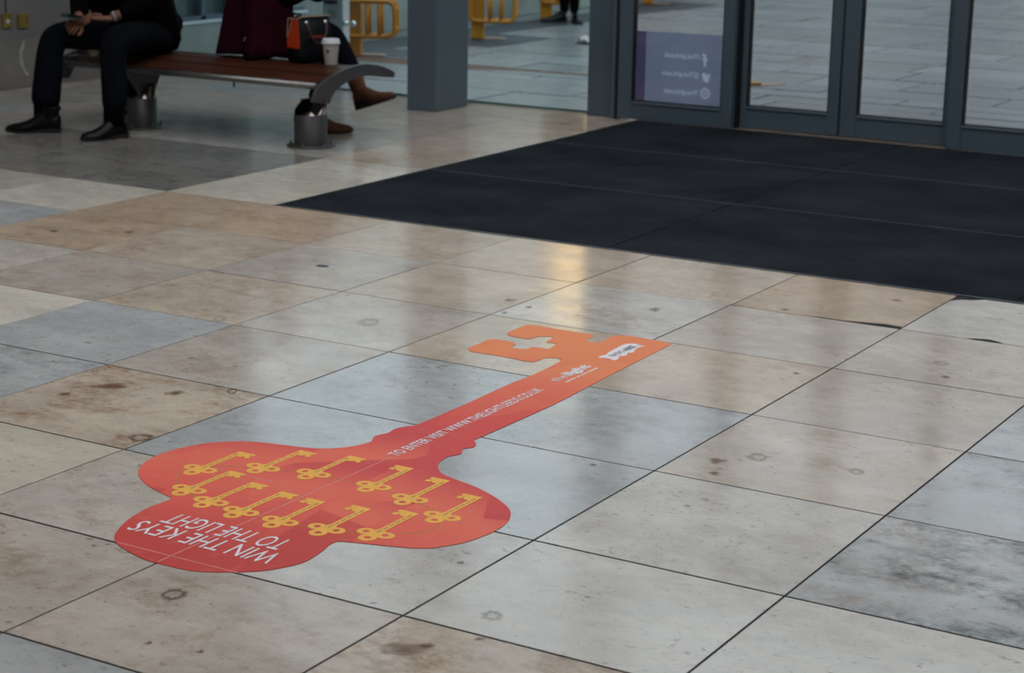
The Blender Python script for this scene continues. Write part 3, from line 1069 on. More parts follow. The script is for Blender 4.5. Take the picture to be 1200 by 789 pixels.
kR, kL = key_icon_mesh(1), key_icon_mesh(-1)
for x, y, me in ((-2.936, 3.456, kR), (-2.816, 3.55, kR), (-2.686, 3.582, kR), (-2.858, 3.322, kR), (-2.76, 3.283, kR), (-2.658, 3.267, kR),
                 (-2.543, 3.264, kL), (-2.426, 3.281, kL), (-2.316, 3.315, kL), (-2.510, 3.585, kL), (-2.385, 3.555, kL), (-2.255, 3.493, kL)):
    o = bpy.data.objects.new('key_icon', me)
    COL.objects.link(o)
    o.location = (x, y, zl)
    adopt(o, st)
zt = zl + .0007
obj('lettering', text_bm('WIN THE KEYS', (-2.402, 3.103, zt), (-.396, 0, 0), (0, -.066, 0), 0), 'wprint', st)
obj('lettering', text_bm('TO THE LIGHT', (-2.436, 3.181, zt), (-.330, 0, 0), (0, -.067, 0), 0), 'wprint', st)
obj('lettering', text_bm('TO ENTER VISIT WWW.THELIGHTLEEDS.CO.UK', (-2.592, 3.812, zt), (0, .742, 0), (-.032, 0, 0), 0, .012), 'wprint', st)
obj('lettering', text_bm('the', (-2.606, 4.648, zt), (0, .075, 0), (-.030, 0, 0), 0), 'wprint', st)
obj('lettering', text_bm('light', (-2.606, 4.728, zt), (0, .128, 0), (-.032, 0, 0), 0, .045), 'wprint', st)
bm = bmesh.new()
for k, (a, b) in enumerate(((0, .06), (.067, .085), (.092, .13), (.137, .192))):
    strip(bm, (-2.582, 4.658 + a), (-2.582, 4.658 + b), .0055, zl, zt)
obj('small_print', bm, 'wprint', st)
BADGE = [(-2.639, 4.958), (-2.636, 4.991), (-2.634, 5.007), (-2.641, 5.029), (-2.645, 5.092), (-2.646, 5.146), (-2.623, 5.170), (-2.602, 5.160), (-2.585, 5.162), (-2.592, 5.136), (-2.588, 5.105), (-2.578, 5.071), (-2.589, 5.055), (-2.579, 5.030), (-2.586, 5.012), (-2.595, 5.010), (-2.581, 4.983), (-2.582, 4.954), (-2.606, 4.965)]
bm = bmesh.new()
prism(bm, [(p.x, p.y) for p in catmull(BADGE, 3)], lambda a, b, d: (a, b, d), zl, zl + .0005)
obj('badge', bm, 'wprint', st)
obj('lettering', text_bm('RADIO', (-2.601, 4.992, zt + .0001), (0, .078, 0), (-.022, 0, 0), 0), 'dprint', st)
obj('lettering', text_bm('AIRE', (-2.601, 5.074, zt + .0001), (0, .066, 0), (-.022, 0, 0), 0, .03), 'dprint', st)
bm = bmesh.new()
prism(bm, [(-4.103 + .026 * cos(k * pi / 7), 5.546 + .016 * sin(k * pi / 7) + .004 * sin(3 * k)) for k in range(14)], lambda a, b, d: (a, b, d), .0002, .0016)
obj('gum_spot', bm, 'dprint', floor)

# worn marks in the stone
def mark_mat(name, col, ring, strength):
    mt = bpy.data.materials.new(name)
    mt.use_nodes = True
    N, L = mt.node_tree.nodes, mt.node_tree.links
    b = N['Principled BSDF']
    b.inputs['Base Color'].default_value = (*col, 1)
    b.inputs['Roughness'].default_value = 0.25
    tc = N.new('ShaderNodeTexCoord')
    ob = N.new('ShaderNodeObjectInfo')
    ln = N.new('ShaderNodeVectorMath')
    ln.operation = 'LENGTH'
    ad = N.new('ShaderNodeVectorMath')
    sc = N.new('ShaderNodeVectorMath')
    sc.operation = 'SCALE'
    sc.inputs[0].default_value = (31, 17, 9)
    L.new(ob.outputs['Random'], sc.inputs['Scale'])
    L.new(tc.outputs['Object'], ad.inputs[0])
    L.new(sc.outputs[0], ad.inputs[1])
    L.new(tc.outputs['Object'], ln.inputs[0])
    nz = N.new('ShaderNodeTexNoise')
    nz.inputs['Scale'].default_value = 2.2
    nz.inputs['Detail'].default_value = 6
    L.new(ad.outputs[0], nz.inputs['Vector'])
    jo = N.new('ShaderNodeMath')
    jo.operation = 'MULTIPLY_ADD'
    jo.inputs[1].default_value = 0.9
    L.new(nz.outputs['Fac'], jo.inputs[0])
    L.new(ln.outputs['Value'], jo.inputs[2])
    cr = N.new('ShaderNodeValToRGB')
    e = cr.color_ramp.elements
    L.new(jo.outputs[0], cr.inputs['Fac'])
    if ring:
        e[0].position, e[0].color = 0.80, (0.12 * strength,) * 3 + (1,)
        e[1].position, e[1].color = 0.92, (strength,) * 3 + (1,)
        q = e.new(1.0)
        q.color = (strength * .6,) * 3 + (1,)
    else:
        e[0].position, e[0].color = 0.55, (strength,) * 3 + (1,)
        e[1].position, e[1].color = 0.98, (0, 0, 0, 1)
    nd = N.new('ShaderNodeMapRange')
    nd.inputs['From Min'].default_value = 0.85
    nd.inputs['From Max'].default_value = 1.0
    nd.inputs['To Min'].default_value = 1.0
    nd.inputs['To Max'].default_value = 0.0
    L.new(ln.outputs['Value'], nd.inputs['Value'])
    mu = N.new('ShaderNodeMath')
    mu.operation = 'MULTIPLY'
    L.new(cr.outputs[0], mu.inputs[0])
    L.new(nd.outputs[0], mu.inputs[1])
    if ring:
        rg = N.new('ShaderNodeMapRange')
        rg.inputs['From Min'].default_value = 1.10
        rg.inputs['From Max'].default_value = 1.30
        rg.inputs['To Min'].default_value = 1.0
        rg.inputs['To Max'].default_value = 0.0
        L.new(jo.outputs[0], rg.inputs['Value'])
        m2 = N.new('ShaderNodeMath')
        m2.operation = 'MULTIPLY'
        L.new(mu.outputs[0], m2.inputs[0])
        L.new(rg.outputs[0], m2.inputs[1])
        mu = m2
    tr = N.new('ShaderNodeBsdfTransparent')
    ms = N.new('ShaderNodeMixShader')
    L.new(mu.outputs[0], ms.inputs['Fac'])
    L.new(tr.outputs[0], ms.inputs[1])
    L.new(b.outputs[0], ms.inputs[2])
    L.new(ms.outputs[0], N['Material Output'].inputs['Surface'])
    return mt


MK = [mark_mat('brown_fossil', (0.10, 0.05, 0.025), True, .65), mark_mat('faint_fossil', (0.25, 0.17, 0.12), True, .4), mark_mat('grey_fossil', (0.16, 0.14, 0.13), True, .32),
      mark_mat('rust_stain', (0.20, 0.10, 0.042), False, .7)]
RINGS = [(-3.233, 3.580, .036, .040, 0), (-3.314, 4.051, .017, .035, 0), (-1.852, 3.061, .026, .030, 1), (-2.456, 2.801, .032, .036, 0), (-1.832, 4.319, .030, .038, 1), (-1.579, 4.346, .022, .030, 1), (-3.467, 4.934, .040, .066, 2), (-1.747, 5.491, .026, .034, 2), (-3.888, 4.700, .024, .047, 2)]
BLOBS = [(-3.628, 3.902, .100, .060), (-3.682, 3.770, .040, .040), (-3.434, 3.949, .055, .045), (-3.254, 5.467, .04, .06), (-2.782, 5.626, .036, .055), (-3.172, 5.297, .022, .04), (-1.880, 2.865, .032, .024), (-1.812, 2.949, .024, .018), (-1.90, 2.83, .09, .06), (-2.223, 2.608, .02, .018), (-2.331, 2.586, .016, .018), (-5.106, 5.624, .045, .065), (-5.353, 5.469, .035, .06), (-1.907, 4.235, .040, .05), (-1.868, 4.137, .028, .032), (-2.068, 5.131, .024, .028), (-2.158, 6.230, .04, .05), (-2.421, 5.877, .03, .035), (-2.062, 3.274, .018, .016), (-2.151, 4.030, .018, .02), (-1.685, 5.345, .026, .03), (-3.150, 5.416, .026, .035)]
for k, (x, y, a, b, c) in enumerate([r for r in RINGS] + [(*q, 3) for q in BLOBS]):
    me = bpy.data.meshes.new('stone_mark')
    me.from_pydata([(cos(i * pi / 12), sin(i * pi / 12), 0) for i in range(24)], [], [list(range(24))])
    me.materials.append(MK[c])
    o = bpy.data.objects.new('stone_mark', me)
    COL.objects.link(o)
    o.location = (x, y, .0005)
    o.rotation_euler = (0, 0, radians(30.9))
    o.scale = (a * 1.15, b * 1.15, 1)
    o.parent = floor

# ================================================================== the bench
BX0, BX1 = -7.50, -5.73
bench = thing('bench', 'long brown timber bench on two round steel posts', 'bench', (-6.65, 8.0, 0))


def seat_z(y):
    t = (y - 8.09) / .35
    return .391 - .047 * t * t


edges = [7.745 + .130 * k for k in range(6)]
for a, b in zip(edges, edges[1:]):
    a, b = a + .004, b - .004
    pr = [(a, seat_z(a)), ((a + b) / 2, seat_z((a + b) / 2) + .001), (b, seat_z(b)), (b, seat_z(b) - .034), (a, seat_z(a) - .034)]
    bm = bmesh.new()
    prism(bm, pr, lambda y, z, x: (x, y, z), BX0 + .03, BX1 - .02)
    bmesh.ops.bevel(bm, geom=[e for e in bm.edges if abs(e.verts[0].co.x - e.verts[1].co.x) > .5], offset=.004, segments=2, affect='EDGES')
    obj('slat', bm, 'wood', bench)
for y in (7.728, 8.412):
    bm = bmesh.new()
    tube(bm, [(BX0, y, .331), (BX1 - .02, y, .331)], .0165, 14)
    obj('edge_tube', bm, 'steel', bench, True)
bm = bmesh.new()
tube(bm, [(-6.27, 7.730, .318), (-6.27, 7.730, .288)], .006, 8)
obj('peg', bm, 'framed', bench)
prof_up = [(7.674, .258), (7.700, .304), (7.736, .338), (7.818, .368), (7.906, .389), (8.017, .407), (8.130, .409), (8.261, .389), (8.340, .364), (8.387, .345)]
prof_lo = [(8.379, .318), (8.261, .333), (8.130, .349), (8.016, .344), (7.942, .327), (7.875, .303), (7.839, .276), (7.809, .236)]
for x0, x1 in ((BX1 - .014, BX1 + .006), (BX0 - .006, BX0 + .014)):
    bm = bmesh.new()
    up = catmull(prof_up, 3, False)
    lo = catmull(prof_lo, 3, False)
    prism(bm, [(p.x, p.y) for p in up + lo], lambda y, z, x: (x, y, z), x0, x1)
    obj('end_blade', bm, 'steeld', bench)
for px, py_ in ((-5.895, 7.878), (-7.030, 7.872)):
    p = thing('post', None, None)
    p.location = (px, py_, 0)
    bm = bmesh.new()
    lathe(bm, [(.124, 0), (.124, .008), (.119, .011), (.05, .011)], (px, py_, 0), 36)
    p2 = obj('base_flange', bm, 'steeld', bench, True)
    for k in range(6):
        a = -pi / 2 + .25 + k * pi / 3
        c = (px + .104 * cos(a), py_ + .104 * sin(a), .011)
        bm = bmesh.new()
        lathe(bm, [(.011, 0), (.011, .008), (.006, .0085), (.006, .020), (.003, .022)], c, 8)
        obj('bolt', bm, 'steelpol', p2)
    bm = bmesh.new()
    lathe(bm, [(.0855, .011), (.0855, .163), (.083, .165)], (px, py_, 0), 40, cap=False)
    obj('sleeve', bm, 'steeld', bench, True)
    bm = bmesh.new()
    n = 40
    R0, R1, R2, R3 = [], [], [], []
    for k in range(n):
        a = 2 * pi * k / n
        c_ = cos(a - radians(252))
        z = .236 - .068 * max(0, c_ + .25) / 1.25
        R0.append((px + .082 * cos(a), py_ + .082 * sin(a), .10))
        R1.append((px + .082 * cos(a), py_ + .082 * sin(a), z))
        R2.append((px + .077 * cos(a), py_ + .077 * sin(a), z))
        R3.append((px + .077 * cos(a), py_ + .077 * sin(a), .05))
    loft(bm, [R0, R1, R2], cap=False)
    tb = obj('post', bm, 'steelpol', bench, True)
    bm = bmesh.new()
    loft(bm, [[(x, y, z - .002) for x, y, z in R2], R3], cap=False)
    bm.faces.new([bm.verts.new((x, y, .06)) for x, y, z in R3])
    obj('hollow', bm, 'blackin', tb, True)
    bpy.data.objects.remove(p)
    for dx in ((-.05, .05) if px < -6.5 else ()):
        bm = bmesh.new()
        x_ = px + dx
        prism(bm, [(py_ - .05, .16), (py_ + .03, .16), (py_ + .13, .335), (py_ + .13, .352), (py_ - .16, .330), (py_ - .16, .312)], lambda y, z, x: (x, y, z), x_ - .008, x_ + .008)
        if px < -6.5:
            obj('support_arm', bm, 'steeld', bench)
    if px > -6.5:
        bm = bmesh.new()
        tube(bm, [(BX1 - .004, 7.745, .262), (BX1 - .05, 7.80, .235), (px + .03, py_ - .02, .17)], [.020, .024, .026], 12)
        obj('foot_link', bm, 'blackin', bench, True)
for x in (-6.02, -6.6, -7.2):
    obj('cross_bearer', boxbm(x - .03, x + .03, 7.75, 8.40, .316, .350), 'steeld', bench)


# ================================================================== people
def shoe(parent, heel, toe, kind='leather', sole='sole', shaft=0.0, pitch=0.0, wedge=0.022, width=1.0, hgt=1.0):
    """heel/toe: points on the sole; shaft > 0 grows an ankle boot."""
    heel, toe = Vector(heel), Vector(toe)
    d = toe - heel
    Ln = d.length
    ex = d.normalized()
    ey = Vector((0, 0, 1)).cross(ex).normalized()
    ez = ex.cross(ey).normalized()
    P = lambda a, b, c: heel + ex * (a * Ln) + ey * b + ez * c
    ts = [0.0, .05, .14, .26, .38, .50, .62, .74, .85, .94, 1.0]
    ws = [.018, .029, .034, .033, .034, .039, .044, .044, .037, .024, .006]
    hs = [.060, .082, .095, .100, .092, .074, .060, .052, .046, .038, .024]
    if shaft:
        hs = [.09, .105, .115, .118, .105, .080, .062, .052, .046, .038, .024]
    so = wedge
    lift = [so if t < .3 else so * (1 - (t - .3) / .2) + .008 * ((t - .3) / .2) if t < .5 else .008 + .010 * max(0, t - .8) / .2 for t in ts]
    bm = bmesh.new()
    rings = []
    for t, w, h, l in zip(ts, ws, hs, lift):
        w *= width
        h *= hgt
        rings.append([P(t, w * cos(a) * (1.0 if sin(a) < .5 else .92), l + max(0, h - l) * max(0.0, sin(a)) ** .8) for a in [pi * k / 12 for k in range(13)]])
    loft(bm, rings)
    if shaft:
        rr = []
        for k, (z, c, rx, ry) in enumerate(((.06, .20, .040, .032), (.11, .17, .046, .036), (.14, .155, .048, .039), (shaft, .15, .052, .043))):
            rr.append([P(c, 0, z) + ex * rx * cos(a) + ey * ry * sin(a) for a in [2 * pi * q / 20 for q in range(20)]])
        loft(bm, rr)
    s = obj('boot' if shaft else 'shoe', bm, kind, parent, True)
    bm = bmesh.new()
    rings = []
    for t, w, l in zip(ts, ws, lift):
        w = (w + .003) * width
        rings.append([P(t, w, 0 + (l - .010 if t > .45 else 0) * (t > .8)), P(t, w, l + .002), P(t, -w, l + .002), P(t, -w, 0 + (l - .010 if t > .45 else 0) * (t > .8))])
    loft(bm, rings)
    obj('sole', bm, sole, s)
    return s, P


def hand_mesh(wrist, knuck, up, curl, thumb_side, scale=1.0):
    """Palm from wrist to knuckles, four unequal bent fingers and a thumb from the palm's side."""
    wrist, knuck, up = Vector(wrist), Vector(knuck), Vector(up).normalized()
    f = (knuck - wrist).normalized()
    s = f.cross(up).normalized() * thumb_side
    n = s.cross(f).normalized() * thumb_side
    ms = []
    pl = (knuck - wrist).length
    ms.append(skin_mesh([([wrist - f * .03, wrist, wrist + f * pl * .55, knuck], [(.024, .019), (.025, .018), (.038, .015), (.037, .012)])], 2))
    for i, (off, ln) in enumerate(((.026, .068), (.009, .076), (-.009, .070), (-.026, .056))):
        b = knuck + s * off * scale - f * .012
        c = curl[i]
        p = [b]
        ang = .25
        seg = [ln * .45, ln * .32, ln * .26]
        for q, sg in enumerate(seg):
            ang += c * (.5 if q == 0 else 1.0)
            p.append(p[-1] + (f * cos(ang) - n * sin(ang)) * sg)
        ms.append(skin_mesh([(p, [.0095, .0090, .0082, .0070])], 2))
    t0 = wrist + f * pl * .35 + s * .022
    t1 = t0 + f * .030 + s * .026 - n * .008
    t2 = t1 + f * .034 + s * .006 - n * .012
    t3 = t2 + f * .026 - s * .006 - n * .006
    ms.append(skin_mesh([([t0, t1, t2, t3], [.013, .0115, .010, .0082])], 2))
    return ms


def head_mesh(c, look, skin_r=.095):
    """Head with brow, nose, mouth, chin and ears, looking along look."""
    c, look = Vector(c), Vector(look).normalized()
    side = look.cross(Vector((0, 0, 1))).normalized()
    upd = side.cross(look).normalized()
    bm = bmesh.new()
    bmesh.ops.create_uvsphere(bm, u_segments=32, v_segments=24, radius=1)
    for v in bm.verts:
        x, y, z = v.co
        sx, sy, sz = .075, .098, .118
        k = 1 - .28 * max(0, -z) ** 1.5
        px_, py_2, pz = x * sx * k, y * sy * (1 - .12 * max(0, -z)), z * sz
        if y > 0:
            py_2 += .022 * math.exp(-(x / .13) ** 2) * math.exp(-((z + .12) / .16) ** 2)
            py_2 += .010 * math.exp(-(x / .22) ** 2) * math.exp(-((z + .80) / .18) ** 2)
            py_2 += .006 * math.exp(-(x / .26) ** 2) * math.exp(-((z + .46) / .07) ** 2)
            for e in (-.38, .38):
                py_2 -= .010 * math.exp(-((x - e) / .17) ** 2) * math.exp(-((z - .05) / .11) ** 2)
        if abs(x) > .86:
            e_ = math.exp(-((y + .1) / .22) ** 2) * math.exp(-((z - .0) / .22) ** 2)
            px_ += math.copysign(.020 * e_, x)
        v.co = c + side * px_ + look * py_2 + upd * pz
    me = bpy.data.meshes.new('head')
    bm.to_mesh(me)
    bm.free()
    return me, side, upd


def face_and_hair(parent, c, look, hair, longh=False):
    c, look = Vector(c), Vector(look).normalized()
    side = look.cross(Vector((0, 0, 1))).normalized()
    upd = side.cross(look).normalized()
    for s in (-1, 1):
        bm = bmesh.new()
        bmesh.ops.create_uvsphere(bm, u_segments=12, v_segments=8, radius=.011)
        xform(bm, Matrix.Translation(c + side * .029 * s + look * .079 + upd * .006))
        obj('eye', bm, 'hair', parent, True)
    bm = bmesh.new()
    bmesh.ops.create_uvsphere(bm, u_segments=28, v_segments=20, radius=1)
    bmesh.ops.delete(bm, geom=[v for v in bm.verts if (v.co.z < -.25 if v.co.y < .15 else v.co.z < .30 + .3 * v.co.y)], context='VERTS')
    for v in bm.verts:
        x, y, z = v.co
        nn = 1 + .03 * noise.noise(Vector((x * 6, y * 6, z * 6)))
        v.co = c + side * x * .084 * nn + look * (y * .106 - .004) * nn + upd * (z * .128 - (0.12 * max(0, -z + .1) if longh and y < .1 else 0)) * nn
    h = obj('hair', bm, hair, parent, True)
    so = h.modifiers.new('thick', 'SOLIDIFY')
    so.thickness = .006


# ---- man looking at his phone
man = thing('person', 'seated person in black jacket and dark trousers holding a phone', 'person', (-7.10, 8.0, 0))
HA, HB = Vector((-7.215, 8.02, .490)), Vector((-6.985, 8.02, .490))
KA, KB = Vector((-7.355, 7.555, .495)), Vector((-6.935, 7.565, .505))
AA, AB = Vector((-7.350, 7.475, .105)), Vector((-6.880, 7.500, .118))
PEL = Vector((-7.10, 8.08, .51))
CH, NB, HD = Vector((-7.13, 7.90, .87)), Vector((-7.14, 7.82, 1.00)), Vector((-7.15, 7.73, 1.140))
SA, SB = Vector((-7.32, 7.87, .94)), Vector((-6.94, 7.87, .94))
EA, EB = Vector((-7.40, 7.84, .69)), Vector((-6.90, 7.87, .68))
WA, WB = Vector((-7.235, 7.635, .590)), Vector((-7.075, 7.690, .592))
body = skin_mesh([([PEL, (-7.11, 8.06, .66), CH, NB, NB + Vector((0, -.015, .06)), HD], [.12, (.12, .09), (.13, .09), .055, .052, .07]),
                  ([CH, SA, EA, WA], [.1, .055, .042, .026]), ([CH, SB, EB, WB], [.1, .055, .042, .026]),
                  ([PEL, HA, KA, AA, AA + Vector((0, 0, -.06))], [.12, .08, .055, .040, .035]), ([PEL, HB, KB, AB, AB + Vector((0, 0, -.06))], [.12, .08, .055, .040, .035])])
hd, _, _ = head_mesh(HD + Vector((0, -.01, .03)), (-.05, -.85, -.5))
hb = hand_mesh(WB, (-7.155, 7.628, .596), (0, -.55, .8), (.25, .28, .34, .42), 1)
ha = hand_mesh(WA, (-7.205, 7.572, .568), (.3, .55, .8), (.65, .65, .7, .75), -1)
bm = join_meshes([body, hd] + ha + hb)
obj('body', bm, 'skin', man, True)
face_and_hair(man, HD + Vector((0, -.01, .03)), (-.05, -.85, -.5), 'hair')
tr = skin_mesh([([PEL, HA, HA.lerp(KA, .5), KA, KA.lerp(AA, .35), AA.lerp(KA, .25), AA], [(.150, .11), (.105, .095), .092, .083, .080, .082, .086]),
                ([PEL, HB, HB.lerp(KB, .5), KB, KB.lerp(AB, .35), AB.lerp(KB, .25), AB], [(.150, .11), (.105, .095), .092, .083, .072, .068, .069]),
                ([PEL, PEL + Vector((0, .0, .12))], [(.15, .11), (.15, .12)])])
obj('trousers', tr, 'trouser', man, True)
def torso_loft(c, zs, rx, ry, lean):
    bm_ = bmesh.new()
    rr_ = []
    for i, z in enumerate(zs):
        rr_.append([(c[0] + rx[i] * cos(2 * pi * k / 28) * (1 + .03 * sin(5 * 2 * pi * k / 28 + i)), c[1] - lean * (z - zs[0]) + ry[i] * sin(2 * pi * k / 28), z + .008 * sin(4 * pi * k / 28)) for k in range(28)])
    loft(bm_, rr_)
    me_ = bpy.data.meshes.new('torso')
    bm_.to_mesh(me_)
    bm_.free()
    return me_


tl = torso_loft((-7.150, 8.06), [.405, .46, .56, .68, .80, .90, .97], [.20, .245, .270, .280, .265, .21, .09], [.13, .155, .165, .165, .15, .12, .08], .42)
jk = skin_mesh([([PEL + Vector((0, .0, .02)), (-7.12, 7.99, .64), CH, NB + Vector((0, 0, -.02))], [(.175, .13), (.215, .17), (.20, .14), (.075, .075)]),
                ([CH, SA, SA.lerp(EA, .5), EA, EA.lerp(WA, .5), EA.lerp(WA, .92)], [.14, .085, .075, .070, .058, .046]),
                ([CH, SB, SB.lerp(EB, .5), EB, EB.lerp(WB, .5), EB.lerp(WB, .80)], [.14, .085, .075, .070, .058, .046])])
obj('jacket', join_meshes([jk, tl]), 'jacket', man, True)
d = (WB - EB).normalized()
bm = bmesh.new()
tube(bm, [EB.lerp(WB, .85), EB.lerp(WB, .90)], [.030, .029], 14)
obj('shirt_cuff', bm, 'cuff', man, True)
for A in (AA, AB):
    bm = bmesh.new()
    tube(bm, [A + Vector((0, 0, .03)), A + Vector((0, -.01, -.05))], [.058, .052], 14)
    obj('sock', bm, 'sock', man, True)
shoe(man, (-7.232, 7.470, 0), (-7.478, 7.312, 0), shaft=.125, width=1.08)
shoe(man, (-6.850, 7.555, 0), (-6.925, 7.290, 0), shaft=.125, width=1.08)
# phone in his hands
ph = thing('mobile_phone', 'black mobile phone held in two hands above a knee', 'phone', (-7.225, 7.535, .585))
fr = Matrix.Translation((-7.190, 7.545, .606)) @ Matrix.Rotation(radians(40), 4, 'Z') @ Matrix.Rotation(radians(10), 4, 'Y') @ Matrix.Rotation(radians(6), 4, 'X')
obj('case', xform(boxbm(-.062, .050, -.036, .036, -.005, .004, bevel=.003), fr), 'phone', ph)
obj('screen', xform(boxbm(-.056, .044, -.032, .032, .004, .0048), fr), 'screen', ph)

# ---- woman in a burgundy coat with crossed legs
wo = thing('person', 'seated person in burgundy coat with crossed legs and brown ankle boots', 'person', (-6.50, 8.30, 0))
WP = Vector((-6.50, 8.32, .52))
WC, WN, WH = Vector((-6.50, 8.32, .82)), Vector((-6.49, 8.33, .96)), Vector((-6.45, 8.35, 1.10))
k1, a1 = Vector((-6.25, 8.56, .43)), Vector((-6.170, 8.275, .13))
k2, a2 = Vector((-6.225, 8.515, .524)), Vector((-6.050, 8.510, .274))
h1, h2 = Vector((-6.44, 8.30, .495)), Vector((-6.46, 8.40, .505))
s1, s2 = Vector((-6.45, 8.17, .90)), Vector((-6.50, 8.48, .90))
e1, w1 = Vector((-6.27, 8.20, .70)), Vector((-6.12, 8.34, .84))
e2, w2 = Vector((-6.32, 8.52, .70)), Vector((-6.14, 8.44, .84))
body = skin_mesh([([WP, (-6.50, 8.32, .64), WC, WN, WN + Vector((.01, 0, .05)), WH], [.11, .10, (.11, .08), .045, .042, .065]),
                  ([WC, s1, e1, w1], [.08, .048, .036, .023]), ([WC, s2, e2, w2], [.08, .048, .036, .023]),
                  ([WP, h1, k1, a1], [.11, .075, .050, .034]), ([WP, h2, k2, a2], [.11, .075, .050, .034])])
hd, _, _ = head_mesh(WH + Vector((.01, 0, .03)), (.9, .25, -.25))
bm = join_meshes([body, hd] + hand_mesh(w1, w1 + Vector((.07, .03, -.01)), (0, 0, 1), (.4, .4, .45, .5), -1) + hand_mesh(w2, w2 + Vector((.07, -.02, 0)), (0, 0, 1), (.4, .4, .45, .5), 1))
obj('body', bm, 'skinl', wo, True)
face_and_hair(wo, WH + Vector((.01, 0, .03)), (.9, .25, -.25), 'hairb', True)
tr = skin_mesh([([WP, h1, h1.lerp(k1, .5), k1, k1.lerp(a1, .5), a1 + Vector((0, 0, .04))], [.12, .095, .08, .062, .050, .040]),
                ([WP, h2, h2.lerp(k2, .5), k2, k2.lerp(a2, .5), a2], [.12, .095, .085, .064, .055, .045])])
obj('trousers', tr, 'trouser', wo, True)
jp = skin_mesh([([WP, (-6.50, 8.32, .62), WC, WN], [.13, .13, (.14, .11), .055]), ([WC, s1, e1, e1.lerp(w1, .85)], [.1, .065, .056, .042]), ([WC, s2, e2, e2.lerp(w2, .85)], [.1, .065, .056, .042])])
obj('jumper', jp, 'jacket', wo, True)
# coat: wide skirts resting on the seat, falling folds
bm = bmesh.new()
rings = []
n = 72
for t in [k / 15 for k in range(16)]:
    z0 = .396 + t * .56
    ring = []
    for k in range(n):
        a = 2 * pi * k / n
        fold = (.020 * sin(5 * a + 1.0 + t * 1.2) + .012 * sin(11 * a + 2.2 - t)) * (1 - t) ** .6
        notch = -.055 * math.exp(-((a - radians(262) + .25 * t) / .16) ** 2) * (1 - .6 * t)
        rx = .212 - .040 * t + fold + notch
        ry = .165 - .035 * t + fold + notch
        if t > .85:
            rx *= 1 - (t - .85) * 2.2
            ry *= 1 - (t - .85) * 2.2
        lift = (.005 * (1 + sin(3 * a + 1.2))) * max(0, 1 - t * 6)
        yy = 8.195 + .05 * t + ry * sin(a)
        ring.append((-6.485 + rx * cos(a) + .02 * t, yy, seat_z(yy) + .010 + t * .56 + lift))
    rings.append(ring)
loft(bm, rings, cap=False)
ct = obj('coat', bm, 'coat', wo, True)
sd = ct.modifiers.new('thick', 'SOLIDIFY')
sd.thickness = .008
bm = bmesh.new()
box(bm, -.004, .004, -.003, .003, -.013, .013, bevel=.002)
xform(bm, Matrix.Translation((-6.435, 8.030, .500)) @ Matrix.Rotation(.4, 4, 'Y'))
obj('zip_pull', bm, 'chrome', ct)
shoe(wo, (-6.190, 8.200, 0), (-6.005, 8.405, 0), 'suede', 'suedesole', .185, wedge=.030, width=.88)
shoe(wo, (-6.047, 8.505, .107), (-5.794, 8.510, .192), 'suede', 'suedesole', .185, wedge=.040, width=.88)

# ---- handbag
hbag = thing('handbag', 'black handbag with orange red end panel standing on the bench', 'handbag', (-6.10, 8.17, .396))
ang = radians(-18)
HM = Matrix.Translation((-6.107, 8.140, .396)) @ Matrix.Rotation(ang, 4, 'Z')
# local: +x is the front face, y runs along the bag
bm = bmesh.new()
sec = [(-.060, 0), (.060, 0), (.064, .05), (.060, .15), (.040, .235), (-.040, .235), (-.060, .15), (-.064, .05)]
prism(bm, sec, lambda x, z, y: (x, y, z), -.085, .115)
bmesh.ops.bevel(bm, geom=bm.edges[:], offset=.006, segments=2, affect='EDGES')
obj('body', xform(bm, HM), 'bag', hbag, True)
bm = bmesh.new()
prism(bm, [(-.058, .075), (.052, .075), (.052, .12), (.040, .222), (-.040, .222), (-.058, .15)], lambda x, z, y: (x, y, z), -.0885, -.0845)
obj('end_panel', xform(bm, HM), 'bagor', hbag)
bm = bmesh.new()
prism(bm, [(-.040, .218), (-.052, .12), (-.012, .218)], lambda x, z, y: (x, y, z), -.0900, -.0880)
obj('dark_flap', xform(bm, HM), 'bag', hbag)
bm = bmesh.new()
tube(bm, [(-.055, -.0905, .13), (-.044, -.0905, .225), (.040, -.0905, .228), (.044, -.06, .238), (.042, .115, .238)], .0035, 8)
tube(bm, [(-.052, -.0905, .125), (-.008, -.0905, .225)], .003, 8)
obj('piping', xform(bm, HM), 'bagtrim', hbag)
bm = bmesh.new()
box(bm, .0605, .0645, -.035, .075, .128, .140)
obj('front_trim', xform(bm, HM), 'bagred', hbag)
for x in (.052, -.052):
    bm = bmesh.new()
    if x > 0:
        path = [(.058, -.045, .205), (.075, -.040, .165), (.082, -.015, .115), (.084, .015, .100), (.082, .045, .115), (.075, .070, .165), (.058, .075, .205)]
    else:
        path = [(-.060, -.045, .215), (-.075, -.042, .190), (-.080, -.02, .150), (-.082, .015, .140), (-.080, .05, .150), (-.075, .072, .190), (-.060, .075, .215)]
    tube(bm, catmull(path, 4, False), .006, 8)
    obj('handle', xform(bm, HM), 'strap', hbag, True)
for y in (-.045, .075):
    bm = bmesh.new()
    lathe(bm, [(.010, -.006), (.012, 0), (.008, .006)], (0, 0, 0), 12)
    xform(bm, HM @ Matrix.Translation((.058, y, .208)) @ Matrix.Rotation(radians(80), 4, 'Y'))
    obj('stud', bm, 'chrome', hbag, True)
bm = bmesh.new()
box(bm, -.012, .014, -.088, -.055, .236, .246, bevel=.003)
obj('clasp', xform(bm, HM), 'chrome', hbag)

